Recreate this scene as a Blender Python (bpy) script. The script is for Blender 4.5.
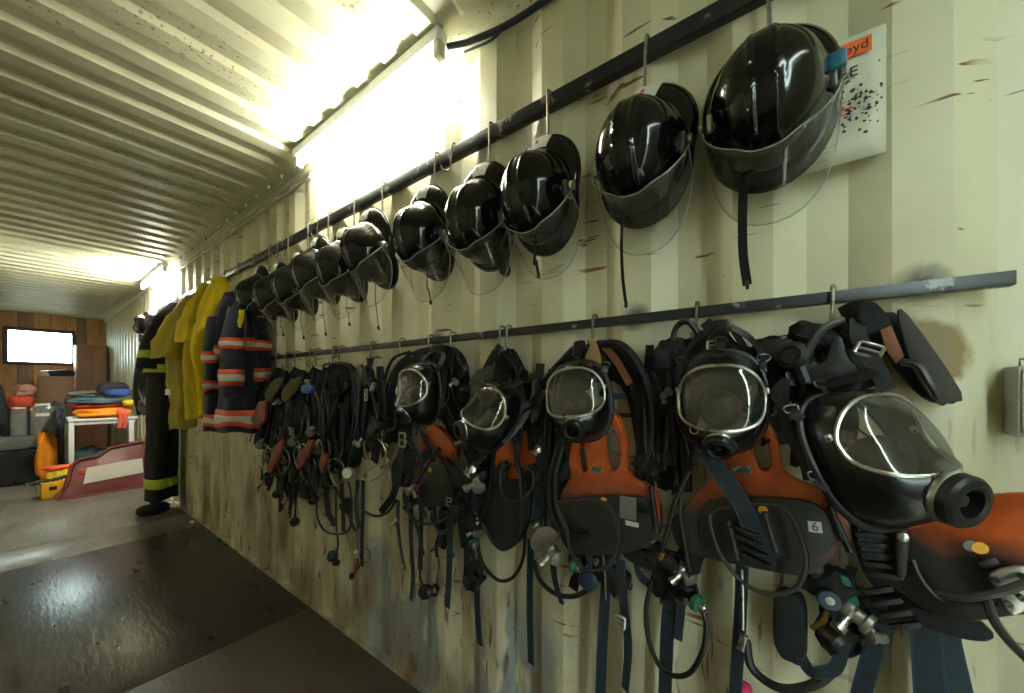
import bpy, bmesh, math, random
from mathutils import Vector, Matrix, noise, geometry
random.seed(4)
V = Vector
C = bpy.context.scene.collection
scn = bpy.context.scene
for o in list(bpy.data.objects): bpy.data.objects.remove(o)

# ------------------------------------------------------------------ camera, sky, exposure
F = 370.0; HZ = 385.0; TH = math.atan2(492.0, F); CH = 1.345
XW = 1.057; XL = -1.293; H = 2.69; YN = -0.75; YF = 11.35
ct, st = math.cos(TH), math.sin(TH)
cam = bpy.data.cameras.new('camera'); cam.sensor_width = 36.0; cam.lens = F/1024*36
cam.shift_y = (HZ-346.5)/1024; cam.clip_start = 0.02
co = bpy.data.objects.new('camera', cam); C.objects.link(co)
co.location = (0, 0, CH); co.rotation_euler = (math.pi/2, 0, -TH)
scn.camera = co
w = bpy.data.worlds.new('overcast_sky'); scn.world = w; w.use_nodes = True
bg = w.node_tree.nodes['Background']; bg.inputs[0].default_value = (0.80, 1.0, 0.96, 1); bg.inputs[1].default_value = 11.0
vs = scn.view_settings
vs.view_transform = 'Standard'; vs.look = 'None'; vs.gamma = 1; vs.use_curve_mapping = False
vs.exposure = 1.2
TUBE_STRENGTH = 66.0

# ------------------------------------------------------------------ helpers: rays to wall offsets
def Q(u, v, c=0.0):
    "world point on the plane c metres in front of the right wall, seen at photo pixel u, v"
    d = V((st, ct, 0)) + V((ct, -st, 0))*((u-512)/F) + V((0, 0, 1))*((HZ-v)/F)
    return V((0, 0, CH)) + d*((XW-c)/d.x)
def W(pts, c=None): return [Q(*p) if len(p) == 3 else Q(p[0], p[1], c) for p in pts]
def spline(pts, n=6, closed=False):
    P = [V(p) for p in pts]; m = len(P); out = []
    if m < 3: return P
    rng = range(m) if closed else range(m-1)
    for i in rng:
        p1, p2 = P[i], P[(i+1) % m]
        p0 = P[(i-1) % m] if closed or i > 0 else p1*2-p2
        p3 = P[(i+2) % m] if closed or i+2 < m else p2*2-p1
        for k in range(n):
            t = k/n
            out.append(0.5*((2*p1)+(p2-p0)*t+(2*p0-5*p1+4*p2-p3)*t*t+(3*p1-p0-3*p2+p3)*t**3))
    if not closed: out.append(P[-1])
    return out
# ------------------------------------------------------------------ helpers: shapes into a bmesh
def NB(): return bmesh.new()
def box(bm, a, b, bev=0.0, mtx=None):
    a, b = V(a), V(b)
    r = bmesh.ops.create_cube(bm, size=1.0); vs_ = r['verts']
    for v in vs_: v.co = V(((a.x+b.x)/2+v.co.x*(b.x-a.x), (a.y+b.y)/2+v.co.y*(b.y-a.y), (a.z+b.z)/2+v.co.z*(b.z-a.z)))
    if mtx is not None:
        for v in vs_: v.co = mtx @ v.co
    if bev > 0:
        es = list({e for v in vs_ for e in v.link_edges})
        bmesh.ops.bevel(bm, geom=es, offset=bev, segments=2, affect='EDGES', profile=0.5)
    return bm
def sweep(bm, path, r, seg=8, closed=False):
    n = len(path); rings = []; up = None
    for i, p in enumerate(path):
        a = path[(i-1) % n] if closed or i > 0 else p
        b = path[(i+1) % n] if closed or i < n-1 else p
        t = (V(b)-V(a))
        if t.length < 1e-9: t = V((0, 0, 1))
        t.normalize()
        if up is None:
            up = t.orthogonal().normalized()
        else:
            up = (up - t*up.dot(t))
            if up.length < 1e-6: up = t.orthogonal()
            up.normalize()
        s = t.cross(up); rr = r(i/(n-1)) if callable(r) else r
        rings.append([bm.verts.new(V(p)+up*(rr*math.cos(2*math.pi*k/seg))+s*(rr*math.sin(2*math.pi*k/seg))) for k in range(seg)])
    m = n if closed else n-1
    for i in range(m):
        A, B = rings[i], rings[(i+1) % n]
        for k in range(seg): bm.faces.new((A[k], A[(k+1) % seg], B[(k+1) % seg], B[k]))
    if not closed:
        bm.faces.new(rings[0][::-1]); bm.faces.new(rings[-1])
    return bm
def ribbon(bm, path, w_, th=0.003, nrm=(-1, 0, 0), twist=0.0, taper=None):
    "flat webbing along a path, its face towards nrm"
    n = len(path); rings = []; uvl = bm.loops.layers.uv.verify(); nr0 = V(nrm).normalized(); prev = None
    for i, p in enumerate(path):
        t = V(path[min(i+1, n-1)])-V(path[max(i-1, 0)])
        t.normalize()
        nn = Matrix.Rotation(twist*i/max(1, n-1), 3, t) @ nr0
        s = t.cross(nn)
        if s.length < 0.15 and prev is not None: s = prev - t*prev.dot(t)
        if s.length < 1e-5: s = t.orthogonal()
        s.normalize(); prev = s
        k = s.cross(t).normalized(); hw = w_/2*(taper(i/(n-1)) if taper else 1)
        p = V(p)
        rings.append([bm.verts.new(p+s*hw+k*th/2), bm.verts.new(p-s*hw+k*th/2), bm.verts.new(p-s*hw-k*th/2), bm.verts.new(p+s*hw-k*th/2)])
    for i in range(n-1):
        A, B = rings[i], rings[i+1]
        for j in range(4):
            f = bm.faces.new((A[j], A[(j+1) % 4], B[(j+1) % 4], B[j]))
            us = {0: (0, 1, 1, 0), 2: (1, 0, 0, 1)}.get(j, (0, 0, 0, 0))
            for lp, uu in zip(f.loops, us): lp[uvl].uv = (uu, i/n)
    bm.faces.new(rings[0][::-1]); bm.faces.new(rings[-1])
    bmesh.ops.recalc_face_normals(bm, faces=bm.faces)
    return bm
def frame(o, axis, up=(0, 0, 1)):
    "matrix with local Z along axis at o"
    z = V(axis).normalized(); x = V(up).cross(z)
    if x.length < 1e-4: x = z.orthogonal()
    x.normalize(); y = z.cross(x)
    m = Matrix((x, y, z)).transposed().to_4x4(); m.translation = V(o); return m
def lathe(bm, prof, o, axis, seg=20, cap=True):
    M = frame(o, axis); rings = []
    for r, h in prof: rings.append([bm.verts.new(M @ V((r*math.cos(2*math.pi*k/seg), r*math.sin(2*math.pi*k/seg), h))) for k in range(seg)])
    for A, B in zip(rings, rings[1:]):
        for k in range(seg): bm.faces.new((A[k], A[(k+1) % seg], B[(k+1) % seg], B[k]))
    if cap: bm.faces.new(rings[0][::-1]); bm.faces.new(rings[-1])
    return bm
def plate(bm, outer, holes=(), th=0.02, bev=0.0, back=None):
    "flat polygon (world points, facing the room) with holes, thickened towards the wall"
    edges = []
    for lp in [outer]+list(holes):
        if len(lp) >= 6: lp = spline(lp, 3, True)
        vv = [bm.verts.new(V(p)) for p in lp]
        edges += [bm.edges.new((vv[i], vv[(i+1) % len(vv)])) for i in range(len(vv))]
    r = bmesh.ops.triangle_fill(bm, use_beauty=True, use_dissolve=False, edges=edges)
    fs = [g for g in r['geom'] if isinstance(g, bmesh.types.BMFace)]
    ex = bmesh.ops.extrude_face_region(bm, geom=fs)
    d = V(back) if back is not None else V((th, 0, 0))
    for g in ex['geom']:
        if isinstance(g, bmesh.types.BMVert): g.co += d
    bmesh.ops.recalc_face_normals(bm, faces=bm.faces)
    if bev > 0:
        es = [e for e in bm.edges if len(e.link_faces) == 2 and e.calc_face_angle(0) > 0.9]
        bmesh.ops.bevel(bm, geom=es, offset=bev, segments=2, affect='EDGES', profile=0.5)
    return bm
def pillow(bm, o, sx, sy, sz, mtx=None, e=0.45, wob=0.0, seg=20, rings_=12, seed=0):
    "rounded cushion-like solid (superellipsoid) with optional lumps"
    sg = lambda a, p: math.copysign(abs(a)**p, a)
    R_ = []
    for i in range(1, rings_):
        th = -math.pi/2+math.pi*i/rings_
        row = []
        for k in range(seg):
            ph = 2*math.pi*k/seg
            p = V((sg(math.cos(th), e)*sg(math.cos(ph), e), sg(math.cos(th), e)*sg(math.sin(ph), e), sg(math.sin(th), e)))
            if wob: p *= 1+wob*noise.noise(p*1.7+V((seed*7.1, seed, 0)))
            p = V((p.x*sx, p.y*sy, p.z*sz))
            row.append(bm.verts.new((mtx @ p if mtx is not None else p)+V(o)))
        R_.append(row)
    for A, B in zip(R_, R_[1:]):
        for k in range(seg): bm.faces.new((A[k], A[(k+1) % seg], B[(k+1) % seg], B[k]))
    bm.faces.new(R_[0][::-1]); bm.faces.new(R_[-1])
    return bm
def text_bm(bm, s, size, M, depth=0.0004):
    cu = bpy.data.curves.new('t', 'FONT'); cu.body = s; cu.size = size; cu.extrude = depth; cu.align_x = 'CENTER'; cu.align_y = 'CENTER'
    cu.resolution_u = 3
    ob = bpy.data.objects.new('t', cu); C.objects.link(ob)
    dg = bpy.context.evaluated_depsgraph_get(); me = bpy.data.meshes.new_from_object(ob.evaluated_get(dg))
    me.transform(M); bm.from_mesh(me)
    bpy.data.objects.remove(ob); bpy.data.curves.remove(cu); bpy.data.meshes.remove(me)
    return bm
def wallface(p, tilt=0.0):
    "matrix for flat lettering facing the room"
    m = Matrix(((0, 0, -1), (-1, 0, 0), (0, 1, 0))).to_4x4() @ Matrix.Rotation(tilt, 4, 'Z')
    m.translation = V(p); return m
# ------------------------------------------------------------------ helpers: objects
def obj(name, bm, m, parent=None, label=None, org=None, sharp=35, solid=0):
    me = bpy.data.meshes.new(name)
    if org is not None: bmesh.ops.translate(bm, verts=bm.verts, vec=-V(org))
    bm.to_mesh(me); bm.free()
    me.materials.append(M[m])
    if sharp: me.shade_smooth(); me.set_sharp_from_angle(angle=math.radians(sharp))
    o = bpy.data.objects.new(name, me); C.objects.link(o)
    if parent is not None: o.parent = parent
    if label: o['label'] = label
    if solid:
        md = o.modifiers.new('thickness', 'SOLIDIFY'); md.thickness = solid; md.offset = 0
    return o
def tag(o, label=None, cat=None, group=None, kind=None):
    if label: o['label'] = label
    if cat: o['category'] = cat
    if group: o['group'] = group
    if kind: o['kind'] = kind
    return o
class T:
    "a thing: an Empty at its base with parts"
    def __init__(s, name, label, cat, loc, group=None):
        s.o = bpy.data.objects.new(name, None); C.objects.link(s.o); s.o.location = loc; s.loc = V(loc)
        s.o.empty_display_size = 0.05
        tag(s.o, label, cat, group)
    def part(s, name, bm, m, parent=None, label=None, sharp=35, solid=0):
        return obj(name, bm, m, parent or s.o, label, s.loc, sharp, solid)
    def hose(s, name, pts, r, m='rubber', parent=None, closed=False, seg=8, label=None):
        return s.part(name, sweep(NB(), spline(W(pts), 7, closed), r, seg, closed), m, parent, label)
    def strap(s, name, pts, w_, m='webbing', parent=None, nrm=(-1, 0, 0), twist=0.0, th=0.003, label=None):
        return s.part(name, ribbon(NB(), spline(W(pts), 6), w_, th, nrm, twist), m, parent, label)
    def pad(s, name, u, v, c, sx, sy, sz, m='rubber', rot=0.0, wob=0.15, e=0.6, parent=None, label=None, seed=0):
        mt = Matrix.Rotation(rot, 3, 'X')
        return s.part(name, pillow(NB(), Q(u, v, c), sx, sy, sz, mt, e, wob, seed=seed), m, parent, label)
    def ring(s, name, pts, r, m='steel', parent=None, n=1, label=None):
        return s.part(name, sweep(NB(), spline(W(pts), n, True) if n > 1 else W(pts), r, 8, True), m, parent, label)
def copy_tree(o, parent=None):
    c = o.copy(); C.objects.link(c); c.parent = parent
    for ch in list(o.children): copy_tree(ch, c)
    return c

# ------------------------------------------------------------------ materials
M = {}
def mat(name, col, rough=0.5, metal=0.0, var=0.12, sc=8.0, bump=0.0, bsc=60.0, coat=0.0, col2=None, thr=(0.5, 0.62), sc2=5.0, emit=None, sheen=0.0, stretch=None, rvar=0.1):
    m = bpy.data.materials.new(name); m.use_nodes = True; nt = m.node_tree; N, L = nt.nodes, nt.links
    b = N['Principled BSDF']; M[name] = m
    b.inputs['Roughness'].default_value = rough; b.inputs['Metallic'].default_value = metal
    b.inputs['Coat Weight'].default_value = coat; b.inputs['Coat Roughness'].default_value = 0.08
    if sheen: b.inputs['Sheen Weight'].default_value = sheen
    tc = N.new('ShaderNodeTexCoord'); src = tc.outputs['Object']
    if stretch:
        mp = N.new('ShaderNodeMapping'); mp.inputs['Scale'].default_value = stretch; L.new(src, mp.inputs[0]); src = mp.outputs[0]
    n1 = N.new('ShaderNodeTexNoise'); n1.inputs['Scale'].default_value = sc; n1.inputs['Detail'].default_value = 5; L.new(src, n1.inputs[0])
    r = N.new('ShaderNodeValToRGB'); e = r.color_ramp.elements
    e[0].position = 0.3; e[1].position = 0.7
    e[0].color = (*[c*(1-var) for c in col], 1); e[1].color = (*[min(1, c*(1+var)) for c in col], 1)
    L.new(n1.outputs[0], r.inputs[0]); out = r.outputs[0]
    if col2:
        n2 = N.new('ShaderNodeTexNoise'); n2.inputs['Scale'].default_value = sc2; n2.inputs['Detail'].default_value = 8; n2.inputs['Roughness'].default_value = 0.65; L.new(src, n2.inputs[0])
        r2 = N.new('ShaderNodeMapRange'); r2.inputs[1].default_value, r2.inputs[2].default_value = thr; L.new(n2.outputs[0], r2.inputs[0])
        mx = N.new('ShaderNodeMix'); mx.data_type = 'RGBA'; L.new(r2.outputs[0], mx.inputs[0]); L.new(out, mx.inputs[6]); mx.inputs[7].default_value = (*col2, 1); out = mx.outputs[2]
    L.new(out, b.inputs['Base Color'])
    if rvar:
        r3 = N.new('ShaderNodeMapRange'); r3.inputs[3].default_value = max(0.02, rough-rvar); r3.inputs[4].default_value = min(1, rough+rvar); L.new(n1.outputs[0], r3.inputs[0]); L.new(r3.outputs[0], b.inputs['Roughness'])
    if bump:
        n3 = N.new('ShaderNodeTexNoise'); n3.inputs['Scale'].default_value = bsc; n3.inputs['Detail'].default_value = 4; L.new(src, n3.inputs[0])
        bp = N.new('ShaderNodeBump'); bp.inputs['Strength'].default_value = bump; bp.inputs['Distance'].default_value = 0.01; L.new(n3.outputs[0], bp.inputs['Height']); L.new(bp.outputs[0], b.inputs['Normal'])
    if emit:
        b.inputs['Emission Color'].default_value = (*emit[0], 1); b.inputs['Emission Strength'].default_value = emit[1]
    m['out'] = 0
    return m, nt, b, out
mat('helmet_black', (0.003, 0.0035, 0.004), 0.13, coat=0.15, rvar=0.04)[2].inputs['IOR'].default_value = 1.42
mat('rubber', (0.006, 0.006, 0.007), 0.45, var=0.3, bump=0.05)
mat('rubber_gloss', (0.004, 0.005, 0.006), 0.27, var=0.2, rvar=0.06)
mat('fabric_black', (0.007, 0.009, 0.010), 0.85, var=0.35, bump=0.3, bsc=180, sc=14)
mat('plastic_grey', (0.020, 0.020, 0.020), 0.5, var=0.25, col2=(0.045, 0.042, 0.038), thr=(0.55, 0.75), sc2=14)
mat('steel', (0.52, 0.52, 0.50), 0.3, 1.0, var=0.15, sc=30)
mat('steel_dark', (0.10, 0.10, 0.10), 0.38, 0.9, var=0.3, sc=25)
mat('hook_steel', (0.28, 0.26, 0.23), 0.42, 0.9, var=0.3, sc=40, col2=(0.16, 0.07, 0.035), thr=(0.58, 0.7), sc2=30)
mat('wire_grey', (0.045, 0.045, 0.044), 0.32, 0.3, var=0.15)
mat('rail_paint', (0.012, 0.015, 0.018), 0.34, var=0.25, sc=20, col2=(0.22, 0.23, 0.22), thr=(0.60, 0.63), sc2=9)
mat('green_knob', (0.015, 0.12, 0.06), 0.4)
mat('blue_cap', (0.012, 0.03, 0.065), 0.45)
mat('blue_bright', (0.02, 0.10, 0.42), 0.4)
mat('cyan_clip', (0.015, 0.11, 0.17), 0.35)
mat('silver_body', (0.34, 0.33, 0.29), 0.36, 0.8, var=0.2, sc=20)
mat('brass', (0.42, 0.28, 0.10), 0.35, 0.9)
mat('yellow_dot', (0.75, 0.36, 0.03), 0.5)
mat('red_part', (0.22, 0.03, 0.025), 0.4)
mat('tan_leather', (0.27, 0.18, 0.08), 0.85, bump=0.2)
mat('khaki', (0.10, 0.085, 0.035), 0.9, var=0.25, bump=0.3, bsc=120)
mat('rust_brown', (0.20, 0.07, 0.03), 0.7, var=0.3)
mat('rust_orange', (0.24, 0.045, 0.012), 0.5, var=0.35, sc=18, col2=(0.03, 0.025, 0.02), thr=(0.5, 0.65), sc2=16)
mat('flap_grey', (0.04, 0.036, 0.031), 0.7, var=0.25)
mat('sticker_white', (0.66, 0.66, 0.60), 0.6, var=0.06)
mat('sticker_grey', (0.16, 0.16, 0.145), 0.45, var=0.1, col2=(0.6, 0.6, 0.55), thr=(0.62, 0.64), sc2=26)
mat('ink', (0.012, 0.012, 0.014), 0.6)
mat('ink_grey', (0.25, 0.25, 0.23), 0.6)
mat('ink_blue', (0.02, 0.07, 0.22), 0.6)
mat('ink_red', (0.50, 0.05, 0.05), 0.6)
mat('print_orange', (0.78, 0.13, 0.02), 0.6)
mat('paper', (0.60, 0.60, 0.47), 0.55, var=0.05, sc=4)
mat('navy', (0.007, 0.010, 0.030), 0.85, var=0.3, bump=0.25, bsc=90, sc=6, sheen=0.15)
mat('suit_black', (0.005, 0.006, 0.008), 0.85, var=0.3, bump=0.25, bsc=90, sc=6)
mat('stripe_orange', (0.75, 0.075, 0.025), 0.5, var=0.06)
mat('stripe_silver', (0.55, 0.53, 0.49), 0.45, var=0.1)
mat('stripe_lime', (0.40, 0.52, 0.03), 0.5, var=0.08)
mat('yellow_bright', (0.78, 0.56, 0.005), 0.75, var=0.12, bump=0.3, bsc=40, sc=7)
mat('yellow_mid', (0.60, 0.45, 0.01), 0.78, var=0.15, bump=0.3, bsc=40, sc=7)
mat('yellow_olive', (0.38, 0.30, 0.035), 0.8, var=0.15, bump=0.3, bsc=40, sc=7)
mat('table_white', (0.66, 0.68, 0.68), 0.5, var=0.05)
mat('locker_brown', (0.32, 0.16, 0.095), 0.45, var=0.08, sc=3)
mat('locker_brown_dark', (0.20, 0.10, 0.06), 0.5, var=0.08)
mat('board_red', (0.12, 0.018, 0.016), 0.5, var=0.2, sc=6)
mat('board_beige', (0.45, 0.42, 0.36), 0.6, var=0.1)
mat('crate_yellow', (0.72, 0.36, 0.01), 0.45)
mat('tub_black', (0.004, 0.005, 0.007), 0.3)
mat('cloth_orange', (0.85, 0.27, 0.01), 0.8, var=0.15, bump=0.3, bsc=30)
mat('cloth_red', (0.72, 0.10, 0.05), 0.8, var=0.15)
mat('cloth_pink', (0.62, 0.33, 0.28), 0.8, var=0.15)
mat('cloth_teal', (0.05, 0.11, 0.15), 0.8, var=0.25, bump=0.3, bsc=30)
mat('cloth_navy', (0.025, 0.03, 0.055), 0.8, var=0.3, bump=0.3, bsc=30)
mat('cloth_blue', (0.03, 0.08, 0.32), 0.8, var=0.25)
mat('cloth_grey', (0.13, 0.13, 0.12), 0.85, var=0.3, bump=0.3, bsc=30)
mat('cloth_green', (0.03, 0.045, 0.04), 0.8, var=0.3)
mat('concrete_white', (0.55, 0.53, 0.46), 0.8)
mat('frame_dark', (0.08, 0.06, 0.05), 0.5)
mat('box_grey', (0.42, 0.43, 0.38), 0.5, var=0.08)
mat('conduit_grey', (0.36, 0.36, 0.33), 0.45, var=0.1)
mat('cable_black', (0.02, 0.028, 0.035), 0.5)
mat('ground_outside', (0.22, 0.20, 0.16), 0.95, var=0.2, sc=2)
mat('pink_plastic', (0.65, 0.03, 0.13), 0.4)
mat('tube_glass', (0.9, 0.9, 0.9), 0.4, emit=((1.0, 0.99, 0.84), TUBE_STRENGTH))
mat('tube_glass_boosted', (0.9, 0.9, 0.9), 0.4, emit=((1.0, 0.99, 0.88), TUBE_STRENGTH*4.0))  # far tube, strength raised to brighten the far end
for nm, c in (('plank_a', (0.58, 0.31, 0.13)), ('plank_b', (0.46, 0.23, 0.10)), ('plank_c', (0.32, 0.20, 0.13)), ('plank_d', (0.68, 0.42, 0.20))):
    mat(nm, c, 0.55, var=0.2, sc=5, stretch=(6, 6, 0.7))
# orange-over-grey sooted backplates
def plate_mat(name, z0, z1):
    m, nt, b, out = mat(name, (0.47, 0.082, 0.012), 0.45, var=0.3, sc=14, rvar=0.12)
    N, L = nt.nodes, nt.links
    g = N.new('ShaderNodeNewGeometry'); sp = N.new('ShaderNodeSeparateXYZ'); L.new(g.outputs['Position'], sp.inputs[0])
    n = N.new('ShaderNodeTexNoise'); n.inputs['Scale'].default_value = 9; n.inputs['Detail'].default_value = 6; L.new(g.outputs['Position'], n.inputs[0])
    ad = N.new('ShaderNodeMath'); ad.operation = 'MULTIPLY_ADD'; ad.inputs[1].default_value = 0.16; L.new(n.outputs[0], ad.inputs[0]); L.new(sp.outputs[2], ad.inputs[2])
    mr = N.new('ShaderNodeMapRange'); mr.inputs[1].default_value = z0+0.08; mr.inputs[2].default_value = z1+0.08; L.new(ad.outputs[0], mr.inputs[0])
    mx = N.new('ShaderNodeMix'); mx.data_type = 'RGBA'; L.new(mr.outputs[0], mx.inputs[0]); mx.inputs[6].default_value = (0.026, 0.025, 0.024, 1); L.new(out, mx.inputs[7]); L.new(mx.outputs[2], b.inputs['Base Color'])
# webbing with blue selvedges
m, nt, b, out = mat('webbing', (0.010, 0.020, 0.028), 0.75, var=0.3, bump=0.25, bsc=240, sc=20)
N, L = nt.nodes, nt.links
uv = N.new('ShaderNodeUVMap'); sp = N.new('ShaderNodeSeparateXYZ'); L.new(uv.outputs[0], sp.inputs[0])
a = N.new('ShaderNodeMath'); a.operation = 'SUBTRACT'; a.inputs[1].default_value = 0.5; L.new(sp.outputs[0], a.inputs[0])
ab = N.new('ShaderNodeMath'); ab.operation = 'ABSOLUTE'; L.new(a.outputs[0], ab.inputs[0])
gt = N.new('ShaderNodeMapRange'); gt.inputs[1].default_value = 0.40; gt.inputs[2].default_value = 0.43; L.new(ab.outputs[0], gt.inputs[0])
mx = N.new('ShaderNodeMix'); mx.data_type = 'RGBA'; L.new(gt.outputs[0], mx.inputs[0]); L.new(out, mx.inputs[6]); mx.inputs[7].default_value = (0.012, 0.040, 0.075, 1); L.new(mx.outputs[2], b.inputs['Base Color'])
# clear plastics
def clear(name, tint, gl=0.04, rough=0.06, haze=0.0):
    m = bpy.data.materials.new(name); m.use_nodes = True; nt = m.node_tree; N, L = nt.nodes, nt.links; N.clear(); M[name] = m
    out = N.new('ShaderNodeOutputMaterial'); tr = N.new('ShaderNodeBsdfTransparent'); tr.inputs[0].default_value = (*tint, 1)
    gs = N.new('ShaderNodeBsdfGlossy'); gs.inputs['Roughness'].default_value = rough
    lw = N.new('ShaderNodeLayerWeight'); lw.inputs[0].default_value = 0.5
    pw = N.new('ShaderNodeMath'); pw.operation = 'POWER'; pw.inputs[1].default_value = 4.0; L.new(lw.outputs['Facing'], pw.inputs[0])
    fr = N.new('ShaderNodeMath'); fr.operation = 'MULTIPLY_ADD'; fr.inputs[1].default_value = 0.6; fr.inputs[2].default_value = gl; L.new(pw.outputs[0], fr.inputs[0])
    mx = N.new('ShaderNodeMixShader'); L.new(fr.outputs[0], mx.inputs[0]); L.new(tr.outputs[0], mx.inputs[1]); L.new(gs.outputs[0], mx.inputs[2])
    if haze:
        df = N.new('ShaderNodeBsdfDiffuse'); df.inputs[0].default_value = (0.6, 0.62, 0.58, 1); m2 = N.new('ShaderNodeMixShader')
        n = N.new('ShaderNodeTexNoise'); n.inputs['Scale'].default_value = 20; mr = N.new('ShaderNodeMapRange'); mr.inputs[3].default_value = haze*0.5; mr.inputs[4].default_value = haze*1.5
        L.new(n.outputs[0], mr.inputs[0]); L.new(mr.outputs[0], m2.inputs[0]); L.new(mx.outputs[0], m2.inputs[1]); L.new(df.outputs[0], m2.inputs[2]); L.new(m2.outputs[0], out.inputs[0])
    else: L.new(mx.outputs[0], out.inputs[0])
clear('visor_clear', (0.96, 0.965, 0.955), gl=0.03, haze=0.016)
clear('visor_mask', (0.58, 0.58, 0.53), gl=0.13, haze=0.025, rough=0.10)
clear('visor_edge', (0.8, 0.82, 0.8), gl=0.2, haze=0.55, rough=0.15)
clear('bin_clear', (0.66, 0.70, 0.70), haze=0.22, rough=0.15)
clear('window_glass', (0.95, 0.97, 0.98))

# container paint: cream, rust scratches, primer patches
def paint(name, col, wall=True):
    m, nt, b, out = mat(name, col, 0.42, var=0.10, sc=2.2, bump=0.12, bsc=7, rvar=0.12)
    N, L = nt.nodes, nt.links
    g = N.new('ShaderNodeNewGeometry'); pos = g.outputs['Position']
    def noise_mask(scale, lo, hi, mp=None, rot=None, detail=4):
        src = pos
        if mp:
            q = N.new('ShaderNodeMapping'); q.inputs['Scale'].default_value = mp
            if rot: q.inputs['Rotation'].default_value = rot
            L.new(src, q.inputs[0]); src = q.outputs[0]
        n = N.new('ShaderNodeTexNoise'); n.inputs['Scale'].default_value = scale; n.inputs['Detail'].default_value = detail; L.new(src, n.inputs[0])
        r = N.new('ShaderNodeMapRange'); r.inputs[1].default_value = lo; r.inputs[2].default_value = hi; L.new(n.outputs[0], r.inputs[0]); return r.outputs[0]
    def mul(a_, b_):
        x = N.new('ShaderNodeMath'); x.operation = 'MULTIPLY'; L.new(a_, x.inputs[0]); L.new(b_, x.inputs[1]); return x.outputs[0]
    def over(base, mask, col_):
        x = N.new('ShaderNodeMix'); x.data_type = 'RGBA'; L.new(mask, x.inputs[0]); L.new(base, x.inputs[6]); x.inputs[7].default_value = (*col_, 1); return x.outputs[2]
    # brown grime and dust clouds
    out = over(out, noise_mask(1.6, 0.52, 0.85, detail=6), tuple(c*0.62*k for c, k in zip(col, (1.0, 0.93, 0.8))))
    if wall:
        sp = N.new('ShaderNodeSeparateXYZ'); L.new(pos, sp.inputs[0])
        def zramp(lo, hi):
            r = N.new('ShaderNodeMapRange'); r.inputs[1].default_value = lo; r.inputs[2].default_value = hi; L.new(sp.outputs[2], r.inputs[0]); return r.outputs[0]
        def yramp(lo, hi):
            r = N.new('ShaderNodeMapRange'); r.inputs[1].default_value = lo; r.inputs[2].default_value = hi; L.new(sp.outputs[1], r.inputs[0]); return r.outputs[0]
        # rough pale-blue primer patches near the foot of the wall
        prim = mul(mul(noise_mask(3.0, 0.45, 0.48, (1, 1.6, 0.7)), zramp(0.62, 0.5)), mul(yramp(0.55, 0.65), yramp(1.9, 1.6)))
        out = over(out, prim, (0.30, 0.34, 0.34))
        # rust brown grime low down
        out = over(out, mul(noise_mask(7, 0.36, 0.68, (1, 1, 0.35), detail=7), zramp(1.35, 0.3)), (0.20, 0.13, 0.07))
        # rusty scratches: sharp elongated marks
        s1 = mul(noise_mask(17, 0.665, 0.685, (1, 0.17, 2.9), (0.3, 0, 0), 2), noise_mask(3.4, 0.53, 0.60, detail=2))
        s2 = mul(noise_mask(21, 0.665, 0.685, (1, 0.20, 2.8), (-0.55, 0, 0), 2), noise_mask(2.9, 0.54, 0.60, detail=2))
        s3 = mul(noise_mask(24, 0.60, 0.64, (1, 2.2, 0.3), None, 3), mul(noise_mask(4.1, 0.46, 0.6, detail=2), zramp(1.5, 1.0)))
        for s_, c_ in ((s1, (0.20, 0.075, 0.025)), (s2, (0.17, 0.08, 0.04)), (s3, (0.16, 0.075, 0.035))): out = over(out, s_, c_)
        # burn marks at the rail welds on every second flange
        for y_, z_, k_, bc_ in [(a_, b_, 1.0, (0.05, 0.045, 0.04)) for a_, b_ in BURNS]+[(-0.20, 1.405, 1.5, (0.27, 0.20, 0.095)), (-0.175, 1.455, 1.0, (0.30, 0.23, 0.12))]:
            d = N.new('ShaderNodeVectorMath'); d.operation = 'DISTANCE'; L.new(pos, d.inputs[0]); d.inputs[1].default_value = (XW, y_, z_)
            n = N.new('ShaderNodeTexNoise'); n.inputs['Scale'].default_value = 45; n.inputs['Detail'].default_value = 5; L.new(pos, n.inputs[0])
            ad = N.new('ShaderNodeMath'); ad.operation = 'MULTIPLY_ADD'; ad.inputs[1].default_value = 0.03; L.new(n.outputs[0], ad.inputs[0]); L.new(d.outputs['Value'], ad.inputs[2])
            r = N.new('ShaderNodeMapRange'); r.inputs[1].default_value = 0.062*k_; r.inputs[2].default_value = (0.022 if k_ == 1.0 else 0.05)*k_; L.new(ad.outputs[0], r.inputs[0])
            out = over(out, r.outputs[0], bc_)
    else:
        out = over(out, mul(noise_mask(60, 0.60, 0.68, detail=3), noise_mask(2.3, 0.48, 0.6, detail=3)), (0.20, 0.17, 0.10))
    L.new(out, b.inputs['Base Color'])
PITCH = 0.278; FC = -0.205
BURNS = [(FC, 1.545), (FC+2*PITCH, 1.54), (FC+5*PITCH, 1.54), (FC+8*PITCH, 1.53)]
paint('wall_paint', (0.63, 0.60, 0.42))
paint('ceiling_paint', (0.57, 0.565, 0.41), wall=False)
# plywood floor sheets
for nm, c, rg in (('floor_ply_a', (0.036, 0.034, 0.029), 0.29), ('floor_ply_b', (0.072, 0.058, 0.040), 0.42), ('floor_ply_c', (0.125, 0.12, 0.10), 0.33), ('floor_ply_d', (0.032, 0.030, 0.025), 0.29)):
    m, nt, b, out = mat(nm, c, rg, var=0.30, sc=3.0, bump=0.17, bsc=10, rvar=0.06, stretch=(4.5, 1, 1), col2=tuple(min(1, k*1.5) for k in c), thr=(0.42, 0.85), sc2=4)

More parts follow.
